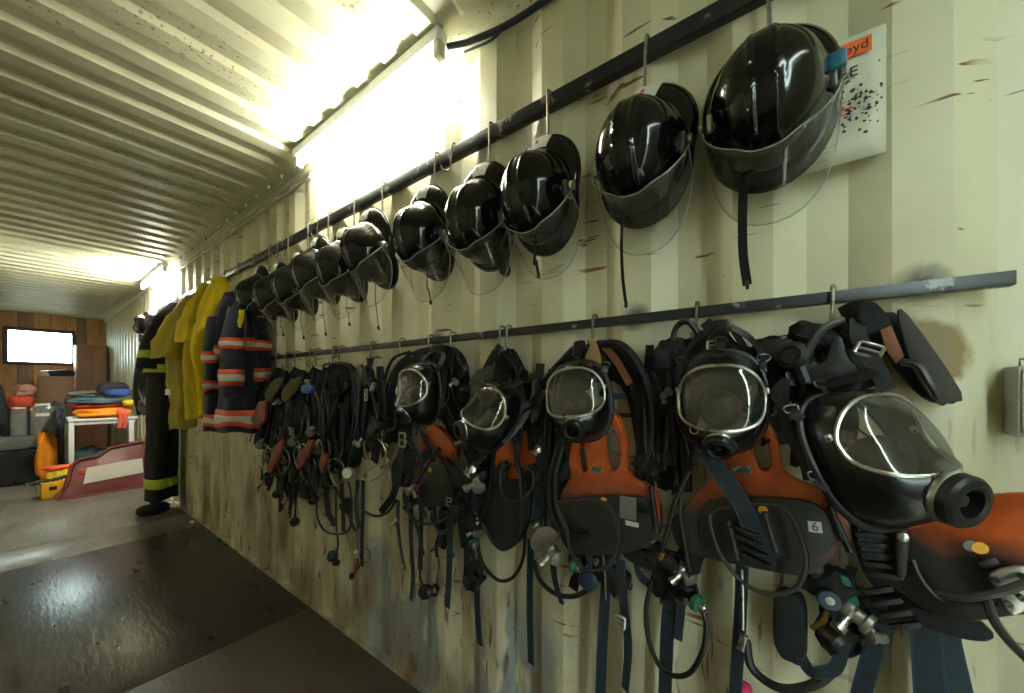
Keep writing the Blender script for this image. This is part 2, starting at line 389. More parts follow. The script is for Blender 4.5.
# ------------------------------------------------------------------ the container
def wall_profile(y0, y1, sign, x):
    pts = []
    fl, sl = 0.041, 0.062
    k = math.floor((y0-FC)/PITCH)-1; yc = FC+k*PITCH
    while yc < y1+PITCH:
        for dy, dx in ((-fl-sl, 0.036), (-fl, 0), (fl, 0), (fl+sl, 0.036)): pts.append((yc+dy, dx))
        yc += PITCH
    return [(y, x+sign*dx) for y, dx in pts if y0 < y < y1]
def corrugated(name, prof, y0, y1, sign, endx):
    bm = NB(); P = [(y0, endx)]+prof+[(y1, endx)]
    zs = [0, 0.5, 1.0, 1.5, 2.0, H+0.03]; rows = []
    for z in zs: rows.append([bm.verts.new((x, y, z)) for y, x in P])
    for A, B in zip(rows, rows[1:]):
        for i in range(len(P)-1): bm.faces.new((A[i], A[i+1], B[i+1], B[i]) if sign > 0 else (A[i+1], A[i], B[i], B[i+1]))
    o = obj(name, bm, 'wall_paint', sharp=12); tag(o, kind='structure')
    return o
wr = corrugated('wall_right', [p for p in wall_profile(-0.31, YF, 1, XW)], YN, YF, 1, XW+0.036)
wl = corrugated('wall_left', wall_profile(YN, YF, -1, XL), YN, YF, -1, XL-0.036)
tag(wr, 'cream painted corrugated steel container wall with rust scratches'); tag(wl, 'cream painted corrugated steel container wall opposite the hung gear')
# ceiling: pressed transverse ribs that stop short of the side walls
bm = NB(); RP = 0.209
ys = []; y = YN
k0 = math.floor(YN/RP)
for k in range(k0, int(YF/RP)+2):
    b0 = k*RP+0.02
    for dy, dz in ((0, 0), (0.085, 0), (0.103, 0.024), (0.191, 0.024)): ys.append((b0+dy, dz))
ys = [(YN, 0)]+[(a_, b_) for a_, b_ in ys if YN < a_ < YF]+[(YF, 0)]
xs = [(XL-0.04, 0), (XL+0.09, 0), (XL+0.13, 0.6), (XL+0.16, 1), (0, 1), (XW-0.16, 1), (XW-0.13, 0.6), (XW-0.09, 0), (XW+0.04, 0)]
rows = [[bm.verts.new((x_, y_, H+0.0+dz*f_)) for y_, dz in ys] for x_, f_ in xs]
for A, B in zip(rows, rows[1:]):
    for i in range(len(ys)-1): bm.faces.new((A[i], A[i+1], B[i+1], B[i]))
ce = obj('ceiling', bm, 'ceiling_paint', sharp=20); tag(ce, 'cream painted steel ceiling with pressed cross ribs', kind='structure')
# roof skin above stops the sky
bm = NB(); box(bm, (XL-0.06, YN-0.02, H+0.04), (XW+0.06, YF+0.05, H+0.08)); obj('roof_skin', bm, 'ceiling_paint', ce)
for nm, x0, x1 in ((wr, XW+0.04, XW+0.06), (wl, XL-0.06, XL-0.04)):
    bm = NB(); box(bm, (x0, YN-0.02, -0.1), (x1, YF+0.05, H+0.08)); obj('side_skin', bm, 'ceiling_paint', nm)
# top side rails
for i, (x0, x1) in enumerate(((XW-0.012, XW+0.036), (XL-0.036, XL+0.012))):
    bm = NB(); box(bm, (x0, YN, H-0.055), (x1, YF, H+0.01)); tr_ = tag(obj('trim_%d' % (i+1), bm, 'ceiling_paint'), 'painted steel top rail in the ceiling corner', kind='structure')
    if i == 0: trim_r = tr_
for i, (x0, x1) in enumerate(((XW-0.004, XW+0.036), (XL-0.036, XL+0.004))):
    bm = NB(); box(bm, (x0, YN, 0), (x1, YF, 0.02)); tag(obj('baseboard_%s' % ('right', 'left')[i], bm, 'wall_paint'), 'grimy steel bottom rail at the wall foot', kind='structure')
# floor: sub floor and plywood sheets
bm = NB(); box(bm, (XL-0.04, YN, -0.1), (XW+0.04, YF, -0.022)); fl = obj('floor', bm, 'ink'); tag(fl, 'dark worn plywood container floor', kind='structure')
rowsY = [(YN, 0.12, 'b'), (0.12, 2.33, 'b'), (2.33, 4.53, 'a'), (4.53, 5.04, 'c'), (5.04, 7.3, 'c'), (7.3, 9.5, 'c'), (9.5, YF, 'c')]
for i, (a_, b_, mm) in enumerate(rowsY):
    cuts = [XL-0.03, -0.12, XW+0.03] if i % 2 == 0 else [XL-0.03, 0.12, XW+0.03]
    if i in (3,): cuts = [XL-0.03, XW+0.03]
    for j in range(len(cuts)-1):
        bm = NB(); box(bm, (cuts[j]+0.002, a_+0.002, -0.022), (cuts[j+1]-0.002, b_-0.002, 0.0), 0.0015)
        m2 = 'floor_ply_'+(mm if not (mm == 'a' and j == 1) else 'd')
        obj('floor_sheet', bm, m2, fl)
bm = NB(); box(bm, (-40, -40, -0.6), (40, 60, -0.5)); tag(obj('ground', bm, 'ground_outside'), 'bare ground outside the container', kind='structure')
# far wall of upright planks with a window
wx0, wx1, wz0, wz1 = -0.13, 0.615, 1.78, 2.35
wf = bpy.data.objects.new('wall_far', None); C.objects.link(wf); wf.location = (0, YF, 0); tag(wf, 'far wall of upright brown timber planks around a window', kind='structure')
x = XL-0.03; k = 0; random.seed(11)
while x < XW+0.03:
    x2 = min(x+random.choice((0.13, 0.17, 0.2)), XW+0.036); pm = ('plank_a', 'plank_c', 'plank_d', 'plank_b')[random.randrange(4)]
    segs = [(0, H)] if x2 < wx0 or x > wx1 else [(0, wz0), (wz1, H)]
    for z0, z1 in segs:
        bm = NB(); box(bm, (x+0.003, YF-0.022-0.006*(k % 2), z0), (x2-0.003, YF, z1), 0.003); obj('plank', bm, pm, wf, org=(0, YF, 0))
    if not (x2 < wx0 or x > wx1):
        if x < wx0: bm = NB(); box(bm, (x+0.003, YF-0.025, wz0), (wx0, YF, wz1), 0.003); obj('plank', bm, pm, wf, org=(0, YF, 0))
        if x2 > wx1: bm = NB(); box(bm, (wx1, YF-0.025, wz0), (x2-0.003, YF, wz1), 0.003); obj('plank', bm, pm, wf, org=(0, YF, 0))
    x = x2; k += 1
bm = NB(); box(bm, (XL-0.04, YF, -0.1), (wx0, YF+0.03, H+0.05)); box(bm, (wx1, YF, -0.1), (XW+0.04, YF+0.03, H+0.05)); box(bm, (wx0, YF, -0.1), (wx1, YF+0.03, wz0)); box(bm, (wx0, YF, wz1), (wx1, YF+0.03, H+0.05))
obj('backing_sheet', bm, 'frame_dark', wf, org=(0, YF, 0))
wn = T('window_1', None, None, (0.24, YF, wz0)); tag(wn.o, 'small bright window in the far plank wall', kind='structure')
bm = NB()
for a_, b_ in (((wx0-0.06, wz0-0.06), (wx1+0.05, wz0)), ((wx0-0.06, wz1), (wx1+0.05, wz1+0.06)), ((wx0-0.06, wz0), (wx0, wz1)), ((wx1, wz0), (wx1+0.05, wz1))):
    box(bm, (a_[0], YF-0.05, a_[1]), (b_[0], YF+0.02, b_[1]), 0.004)
wn.part('window_frame', bm, 'frame_dark')
bm = NB(); box(bm, (wx0, YF+0.004, wz0), (wx1, YF+0.008, wz1)); wn.part('window_pane', bm, 'window_glass')
# near end: door posts, header and two unseen leaves, one shut, one ajar to meter the daylight
bm = NB(); box(bm, (XL-0.06, YN-0.05, 0), (XL+0.07, YN, H+0.05)); box(bm, (XW-0.07, YN-0.05, 0), (XW+0.06, YN, H+0.05)); box(bm, (XL+0.07, YN-0.05, H-0.1), (XW-0.07, YN, H+0.05))
tag(obj('wall_near', bm, 'wall_paint'), 'door frame at the near end of the container', kind='structure')
def leaf(n, hx, sgn, ang):
    t = T('door_%d' % n, None, None, (hx, YN-0.06, 0)); tag(t.o, 'unseen steel container door leaf, its angle set for the daylight', kind='structure')
    bm = NB(); box(bm, (hx, YN-0.085, 0.03), (hx+sgn*1.10, YN-0.05, H-0.1), 0.004); t.part('door_panel', bm, 'wall_paint')
    for f_ in (0.35, 0.75):
        bm = NB(); sweep(bm, [V((hx+sgn*1.10*f_, YN-0.105, 0.05)), V((hx+sgn*1.10*f_, YN-0.105, H-0.12))], 0.016, 10); t.part('locking_bar', bm, 'steel_dark')
    t.o.rotation_euler = (0, 0, ang)
LEAF_L, LEAF_R = -0.0, -0.135
leaf(1, XL+0.07, 1, LEAF_L); leaf(2, XW-0.07, -1, -LEAF_R)

# ------------------------------------------------------------------ rails, lamps, cables, poster, switch box
def rail(name, label, y0, y1, z0, z1, c0, c1):
    t = T(name, label, 'rail', (XW-c1, (y0+y1)/2, z0))
    bm = NB(); box(bm, (XW-c1, y0, z0), (XW-c0, y1, z1), 0.002); t.part('bar', bm, 'rail_paint')
    yc = FC
    while yc < y1:
        if yc > y0+0.03:
            bm = NB(); pillow(bm, (XW-0.001, yc, z1), 0.006, 0.026, 0.007, None, 0.8, 0.5, 12, 6, seed=yc); t.part('weld', bm, 'hook_steel')
        yc += 2*PITCH
RU0, RU1, RL0, RL1, RC = 2.242, 2.288, 1.5176, 1.543, 0.03
rail('steel_rail', 'long dark painted steel rail above, carrying the helmets and coats', -0.28, 6.3, RU0, RU1, 0.0, RC)
rail('steel_rail', 'dark steel rail below the helmets, carrying the breathing sets', -0.311, 2.88, RL0, RL1, 0.006, RC)

def tube_lamp(label, y0, y1, glass='tube_glass'):
    xl, zl = XW-0.10, H-0.085
    t = T('tube_lamp', label, 'lamp', (xl, (y0+y1)/2, H-0.03), 'tube lamps in the ceiling corner')
    bm = NB(); box(bm, (xl-0.025, y0-0.02, H-0.05), (xl+0.03, y1+0.02, H-0.001), 0.005); t.part('batten', bm, 'table_white')
    bm = NB(); sweep(bm, [V((xl, y0, zl)), V((xl, y1, zl))], 0.014, 14); t.part('fluorescent_tube', bm, glass)
    for y in (y0, y1):
        bm = NB(); box(bm, (xl-0.018, y-0.02, zl-0.02), (xl+0.018, y+0.012 if y == y0 else y+0.02, H-0.045), 0.003); t.part('end_cap', bm, 'conduit_grey')
tube_lamp('lit fluorescent tube in the ceiling corner above the helmets', 1.07, 2.25)
tube_lamp('lit fluorescent tube in the ceiling corner beyond the yellow trousers', 5.5, 6.7, 'tube_glass_boosted')
def line(name, label, cat, pts, r, m): return tag(obj(name, sweep(NB(), spline(pts, 5), r, 8), m), label, cat)
line('conduit', 'thin grey conduit running below the ceiling towards the far lamp', 'conduit', [V((XW-0.012, 2.3, H-0.10)), V((XW-0.012, 3.6, H-0.10)), V((XW-0.012, 5.4, H-0.09))], 0.008, 'conduit_grey')
line('tension_wire', 'thin steel wire strung along the ceiling corner beside the ribs', 'wire', [V((XW-0.03, 2.35, H-0.03)), V((XW-0.03, 4.0, H-0.035)), V((XW-0.03, 5.4, H-0.03))], 0.005, 'conduit_grey')
line('power_cable', 'black power cable feeding the tube lamp above the helmets', 'cable', [V((XW-0.08, 1.04, H-0.06)), V((XW-0.05, 0.92, H-0.075)), V((XW-0.02, 0.7, H-0.08)), V((XW-0.015, 0.2, H-0.07)), V((XW-0.015, -0.5, H-0.07))], 0.011, 'cable_black')
pts = [V((XW-0.03, 1.0, H-0.065)), V((XW-0.035, 0.86, H-0.10)), V((XW-0.02, 0.80, H-0.065))]
tag(obj('cable_tie', sweep(NB(), spline(pts, 5), 0.005, 6), 'blue_cap'), 'short blue cable tie on the power cable by the lamp', 'cable tie')
for i, y in enumerate([2.6+0.209*1.0*k for k in range(13)]):
    bm = NB(); lathe(bm, [(0.004, 0.02), (0.012, 0.012), (0.014, 0), ], (XW-0.045, y, H-0.004), (0, 0, -1), 10)
    obj('lit_rib_tip', bm, 'steel', trim_r)  # bright dots at rib spacing stand in for light catching the rib ends

# poster
py0, py1, pz0, pz1 = -0.155, 0.055, 1.816, 2.076
t = T('poster', 'white certificate poster with orange heading, taped up behind the helmet', 'poster', (XW-0.006, (py0+py1)/2, pz0))
bm = NB(); nx = 8
rows = [[bm.verts.new((XW-0.006-0.003*math.sin(math.pi*i/nx)*(j/6), py0+(py1-py0)*i/nx, pz0+(pz1-pz0)*j/6)) for i in range(nx+1)] for j in range(7)]
for A, B in zip(rows, rows[1:]):
    for i in range(nx): bm.faces.new((A[i], A[i+1], B[i+1], B[i]))
t.part('sheet', bm, 'paper', solid=0.0006)
xp = XW-0.0125
def prect(name, y0, y1, z0, z1, m, dx=0.0):
    bm = NB(); box(bm, (xp-0.0006+dx, y0, z0), (xp+dx, y1, z1)); return t.part(name, bm, m)
prect('heading_band', py0+0.022, py1-0.06, pz1-0.046, pz1-0.014, 'print_orange')
bm = NB(); text_bm(bm, 'Lloyd', 0.026, wallface((xp-0.0012, py0+0.055, pz1-0.030))); t.part('heading_text', bm, 'ink')
bm = NB(); text_bm(bm, 'CE', 0.030, wallface((xp-0.0004, py0+0.060, pz1-0.078))); t.part('title_text', bm, 'ink')
prect('red_line', py0+0.05, py1-0.03, 1.923, 1.927, 'print_orange'); prect('red_line', py0+0.06, py1-0.05, 1.913, 1.916, 'print_orange')
random.seed(3); bm = NB()
for k in range(9):
    z = 1.896-k*0.0085; L_ = random.uniform(0.05, 0.1)
    box(bm, (xp-0.0006, py1-0.02-0.02*random.random()-L_, z), (xp, py1-0.02, z+0.0018))
t.part('small_print', bm, 'ink_grey')
bm = NB()
for k in range(110):
    cy, cz = py0+0.045+random.gauss(0.0, 0.018), 1.925+random.gauss(0.0, 0.028)
    cy = min(max(cy, py0+0.008), py1-0.03)
    r = random.uniform(0.0008, 0.0042); n = 7
    vv = [bm.verts.new((xp-0.0008-0.00001*k, cy+r*random.uniform(0.4, 1.3)*math.cos(a*2*math.pi/n), cz+r*random.uniform(0.4, 1.3)*math.sin(a*2*math.pi/n))) for a in range(n)]
    bm.faces.new(vv)
t.part('black_speckles', bm, 'ink')['kind'] = 'stuff'
# grey box by the door edge
t = T('switch_box', 'pale grey metal box on the wall past the rail end', 'box', Q(1024, 432, 0.0))
p0, p1 = Q(1012, 436, 0.0), Q(1046, 366, 0.0)
bm = NB(); box(bm, (XW-0.02, p1.y, p0.z), (XW+0.036, p0.y, p1.z), 0.004); t.part('box_body', bm, 'box_grey')
bm = NB(); box(bm, (XW-0.024, p1.y+0.006, p0.z+0.006), (XW-0.019, p0.y-0.004, p1.z-0.006), 0.002); t.part('box_lid', bm, 'box_grey')
bm = NB(); sweep(bm, [V((XW-0.015, p0.y-0.004, p1.z+0.0)), V((XW-0.015, p0.y-0.004, p1.z+0.012)), V((XW-0.015, p1.y, p1.z+0.013))], 0.002, 6); t.part('wire_clip', bm, 'steel_dark')

# ------------------------------------------------------------------ hooks
def s_hook(y, ztop, drop, label, group, c=RC, back=0.0, r=0.0042, bend=0.0, curl=0.004):
    "steel S hook: over the rail, straight shank, open hook below"
    p = [(-c+0.012, 0, -0.012), (-c+0.008, 0, 0.006), (-0.008-0.0, 0, 0.012), (0.006, 0, 0.004), (0.007, bend*0.4, -0.03), (0.007, bend, -drop*0.75), (0.004, bend, -drop), (-0.006+0.016, bend+curl*0.35, -drop-0.010), (0.020, bend+curl*0.8, -drop-0.006), (0.026, bend+curl, -drop+0.012)]
    pts = [V((XW-c-q[0], y+q[1], ztop+q[2])) for q in p]
    o = obj('s_hook', sweep(NB(), spline(pts, 5), r, 8), 'hook_steel', org=(XW-c, y, ztop)); o.location = (XW-c, y, ztop)
    return tag(o, label, 'hook', group)
ORD = ['first', 'second', 'third', 'fourth', 'fifth', 'sixth', 'seventh', 'eighth', 'ninth', 'tenth', 'eleventh', 'twelfth', 'thirteenth', 'fourteenth']
HY = [0.042, 0.312, 0.625, 0.870, 1.160, 1.53, 1.77, 2.03, 2.27, 2.54, 2.84]
HZc = [1.947, 1.940, 1.930, 1.925, 1.938, 1.958, 1.930, 1.950, 1.920, 1.910, 1.950]
HR = [0.03, -0.06, -0.02, -0.10, -0.06, 0.12, -0.04, 0.05, -0.08, 0.04, 0.1]
HV = [28, 32, 36, 52, 60, 64, 66, 64, 60, 62, 60]           # how far each visor is swung up
HP = [-2, -6, -10, -17, -19, -19, -19, -18, -18, -18, -18]   # how far each helmet tips its front out
for i, y in enumerate(HY):
    s_hook(y, RU1, RU1-HZc[i]-0.185, 'steel hook over the top rail holding the %s helmet from the poster' % ORD[i], 'hooks on the helmet rail', bend=random.uniform(-0.004, 0.004))
# empty hooks turned sideways on the rail
for y, a_ in ((1.06, 'fourth and fifth'), (2.15, 'eighth and ninth'), (2.70, 'tenth and eleventh')):
    s_hook(y, RU1, 0.085, 'bare steel hook on the top rail between the %s helmets from the poster' % a_, 'bare hooks on the helmet rail', r=0.0036, bend=0.01, curl=0.034)

# ------------------------------------------------------------------ helmets
DX, DZ, DY = 0.106, 0.130, 0.145
def hs(t, ph, off=0.0):
    "helmet shell: t 0 crown .. 1 rim .. 2 brim edge; ph 90 deg = rear (up)"
    cph, sph = math.cos(ph), math.sin(ph)
    if t <= 1:
        ps = (1-t)*math.pi/2; rho = math.cos(ps)**0.78; yy = 0.022+DY*math.sin(ps)**0.95
        x, z = DX*rho*cph, DZ*rho*sph
        # comb ridges front to rear, and a step round the shell
        rdg = sum(0.0065*math.exp(-((x-cx)/0.0055)**2) for cx in (-0.02, 0.02))*max(0, math.sin(ps))**0.35*(1 if abs(z) < 0.11 else 0.4)
        stp = 0.006/(1+math.exp(-(t-0.86)*60))
        yy += rdg; s = 1+off/0.11+stp/0.11
        return V((x*s, yy+off*math.sin(ps), z*s))
    q = t-1
    e = 0.010+0.050*max(0, sph)**1.3+0.019*max(0, -sph)**1.6
    drop = 0.014+0.036*max(0, sph)**1.2+0.006*max(0, -sph)
    s = 1+0.006/0.11+off/0.11
    base = V((DX*cph*s, 0.022, DZ*sph*s)); n = V((cph*DZ, 0, sph*DX)).normalized()
    return base+n*(e*math.sin(q*math.pi/2))+V((0, off-drop*q**1.4, 0))
TS = [0.02+0.98*k/26 for k in range(27)]+[1.12, 1.3, 1.5, 1.75, 2.0]
NPH = 168
def helmet_proto():
    root = T('fire_helmet', 'x', 'helmet', (0, 0, 0), 'helmets on the top rail')
    bm = NB(); top = bm.verts.new(V((0, 0.022+DY+0.0005, 0)))
    rows = [[bm.verts.new(hs(t, 2*math.pi*k/NPH)) for k in range(NPH)] for t in TS]
    for k in range(NPH): bm.faces.new((top, rows[0][(k+1) % NPH], rows[0][k]))
    for A, B in zip(rows, rows[1:]):
        for k in range(NPH): bm.faces.new((A[k], A[(k+1) % NPH], B[(k+1) % NPH], B[k]))
    bmesh.ops.recalc_face_normals(bm, faces=bm.faces)
    root.part('shell', bm, 'helmet_black', sharp=50, solid=0.003)
    bm = NB(); pillow(bm, (0, 0.035, 0), DX*0.9, 0.05, DZ*0.9, None, 0.8); root.part('liner', bm, 'fabric_black')
    # edge trim round the brim
    bm = NB(); sweep(bm, [hs(2.0, 2*math.pi*k/56) for k in range(56)], 0.0028, 6, True); root.part('edge_trim', bm, 'rubber_gloss')
    # rear sticker with a red badge
    bm = NB(); g = [[bm.verts.new(hs(1.1+0.55*j/4, math.radians(80+24*i/6), 0.0025)) for i in range(7)] for j in range(5)]
    for A, B in zip(g, g[1:]):
        for i in range(6): bm.faces.new((A[i], A[i+1], B[i+1], B[i]))
    bmesh.ops.recalc_face_normals(bm, faces=bm.faces)
    st_ = root.part('sticker', bm, 'sticker_white', label='white sticker with a red badge')
    bm = NB(); g = [[bm.verts.new(hs(1.27+0.16*j/3, math.radians(86+4*i/3), 0.0034)) for i in range(4)] for j in range(4)]
    for A, B in zip(g, g[1:]):
        for i in range(3): bm.faces.new((A[i], A[i+1], B[i+1], B[i]))
    root.part('badge', bm, 'ink_red', st_)
    # visor, drawn in its own frame: F forward, D down; parented so that it can swing about the pivots
    vis = obj('visor', visor_bm(), 'visor_clear', root.o, sharp=60, solid=0.0018); vis.location = (0, 0.052, 0.0)
    bm = NB()
    for s in (-1, 1): pass
    al = [(-1+2*k/40)*1.42 for k in range(41)]
    edge = [visor_pt(a, 0) for a in al]+[visor_pt(1.42, j/5) for j in range(1, 6)]+[visor_pt(a, 1) for a in al[::-1][1:]]+[visor_pt(-1.42, j/5) for j in range(4, 0, -1)]
    sweep(bm, edge, 0.0014, 6, True); obj('visor_edge', bm, 'visor_edge', vis)
    for s in (-1, 1):
        bm = NB(); lathe(bm, [(0.004, 0.0), (0.013, 0.001), (0.013, 0.008), (0.009, 0.011), (0.002, 0.012)], (s*0.119, 0.052, 0.0), (s, 0, 0), 16)
        k_ = root.part('pivot_knob', bm, 'steel')
        bm = NB(); box(bm, (s*0.108-0.006, 0.035, -0.03), (s*0.108+0.006, 0.068, 0.018), 0.003); root.part('pivot_bracket', bm, 'rubber_gloss' if s > 0 else 'steel_dark')
    bm = NB(); box(bm, (0.098, 0.072, -0.03), (0.107, 0.088, 0.004), 0.002); root.part('hinge_clip', bm, 'sticker_white')
    return root.o
def visor_pt(al, w_):
    "al along the curve, w_ 0 top .. 1 bottom; x across, -z forward, -y down"
    hgt = 0.172*(1-0.62*(abs(al)/1.42)**3.2)
    notch = 0.012*math.exp(-(al/0.35)**4)
    return V((0.122*math.sin(al)/math.sin(1.42), -(w_*hgt)-notch*(1-w_), -0.128*math.cos(al)-0.26*w_*hgt*math.cos(al*0.8)))
def visor_bm():
    bm = NB(); na, nw = 40, 8
    g = [[bm.verts.new(visor_pt((-1+2*i/na)*1.42, j/nw)) for i in range(na+1)] for j in range(nw+1)]
    for A, B in zip(g, g[1:]):
        for i in range(na): bm.faces.new((A[i], A[i+1], B[i+1], B[i]))
    return bm
hp = helmet_proto()
HL = ['black fire helmet in front of the white poster, blue clip at its visor hinge'] + ['black fire helmet on the top rail, %s along from the poster' % ORD[i] for i in range(1, 10)] + ['black fire helmet at the far end of the row, over the navy coats']
SL = [(0.04, 0.375, 0.019), (0.05, 0.375, 0.009), (0.02, 0.235, 0.012), (0.0, 0.0, 0), (0.0, 0.26, 0.008), (-0.01, 0.35, 0.006), (0.0, 0.28, 0.006), (-0.02, 0.33, 0.006), (0.0, 0.30, 0.006), (0.01, 0.25, 0.006), (0, 0.22, 0.006)]
for i, y in enumerate(HY):
    h = hp if i == 0 else copy_tree(hp)
    h.location = (XW-0.052, y, HZc[i])
    h.rotation_euler = (Matrix.Rotation(math.pi/2, 3, 'Z') @ Matrix.Rotation(math.radians(HP[i]), 3, 'X') @ Matrix.Rotation(HR[i], 3, 'Y')).to_euler()
    h['label'] = HL[i]
    for ch in h.children:
        if ch.name.split('.')[0] == 'visor': ch.rotation_euler = (math.radians(HV[i]), 0, 0)
bpy.context.view_layer.update()
hel = [o for o in C.objects if o.name.split('.')[0] == 'fire_helmet']
hel.sort(key=lambda o: o.location.y)
for i, h in enumerate(hel):
    sx, ln, wd = SL[i]
    if ln:
        inv = h.matrix_world.inverted(); base = V(h.location)
        a0 = base+V((-0.02, sx, -0.10))
        pts = [inv @ (a0+V((0, 0, 0))), inv @ (a0+V((-0.004, 0.004, -0.10))), inv @ (base+V((-0.015, sx+0.004, -ln*0.8))), inv @ (base+V((-0.012, sx-0.004, -ln)))]
        nr = inv.to_3x3() @ V((-1, 0.3, 0))
        bm = NB(); ribbon(bm, spline(pts, 6), wd, 0.002, nr); obj('chin_strap', bm, 'fabric_black', h)
        e_ = pts[-1]; bm = NB(); pillow(bm, e_, 0.004, 0.006, 0.010, None, 0.6); obj('strap_end', bm, 'rubber', h)
    if i == 0:
        bm = NB(); box(bm, (-0.128, 0.03, 0.0), (-0.100, 0.075, 0.032), 0.004); obj('blue_clip', bm, 'cyan_clip', h, 'blue plastic clip at the visor hinge')
    if i in (3,):
        bm = NB(); pillow(bm, (-0.06, 0.0, -0.15), 0.02, 0.012, 0.035, None, 0.6, 0.3); obj('ear_flap', bm, 'fabric_black', h)

# ------------------------------------------------------------------ full-face masks
MA, MB_, MD = 0.088, 0.116, 0.098
def mf(x, z):
    r = ((abs(x)/MA)**2.5+(abs(z)/MB_)**2.5)
    r = min(1, r)
    y = MD*(1-r**2.0)**0.42
    chin = 0.028*math.exp(-((x/0.036)**2+((z+0.076)/0.030)**2))
    return y*(1-0.12*max(0, z/MB_))+chin*(1-r)**0.3
def visor_outline(n=72, k=1.0):
    out = []
    for i in range(n):
        a = 2*math.pi*i/n; c_, s_ = math.cos(a), math.sin(a)
        x = 0.083*math.copysign(abs(c_)**0.72, c_)*k
        z = (0.074*s_ if s_ > 0 else 0.062*math.copysign(abs(s_)**0.66, s_))*k+0.012
        out.append((x, z))
    return out
def in_visor(x, z):
    z -= 0.012; zz = abs(z)/(0.074 if z > 0 else 0.062)
    return (abs(x)/0.083)**(2/0.72)+(zz**2 if z > 0 else zz**(2/0.66)) < 1
def mask_mesh():
    nr, na = 40, 80
    bm = NB(); bv = NB(); rows = []; rv = []
    for j in range(nr+1):
        rr = (j/nr)**0.62; row = []; row2 = []
        for i in range(na):
            a = 2*math.pi*i/na; c_, s_ = math.cos(a), math.sin(a)
            x = MA*rr*math.copysign(abs(c_)**0.8, c_); z = MB_*rr*math.copysign(abs(s_)**0.8, s_)
            y = mf(x, z) if j < nr else -0.004
            row.append(bm.verts.new((x, y, z)))
        rows.append(row)
    for A, B in zip(rows, rows[1:]):
        for i in range(na):
            q = (A[i], A[(i+1) % na], B[(i+1) % na], B[i])
            if A is rows[0] : 
                pass
            cx = sum(v.co.x for v in q)/4; cz = sum(v.co.z for v in q)/4
            if not in_visor(cx, cz):
                try: bm.faces.new(q)
                except ValueError: pass
            else: rv.append([v.co.copy() for v in q])
    for q in rv:
        vv = [bv.verts.new(c+V((0, 0.001, 0))) for c in q]; bv.faces.new(vv)
    bmesh.ops.remove_doubles(bm, verts=bm.verts, dist=0.0002); bmesh.ops.remove_doubles(bv, verts=bv.verts, dist=0.0002)
    for b_ in (bm, bv): bmesh.ops.delete(b_, geom=[v for v in b_.verts if not v.link_faces], context='VERTS'); bmesh.ops.recalc_face_normals(b_, faces=b_.faces)
    return bm, bv
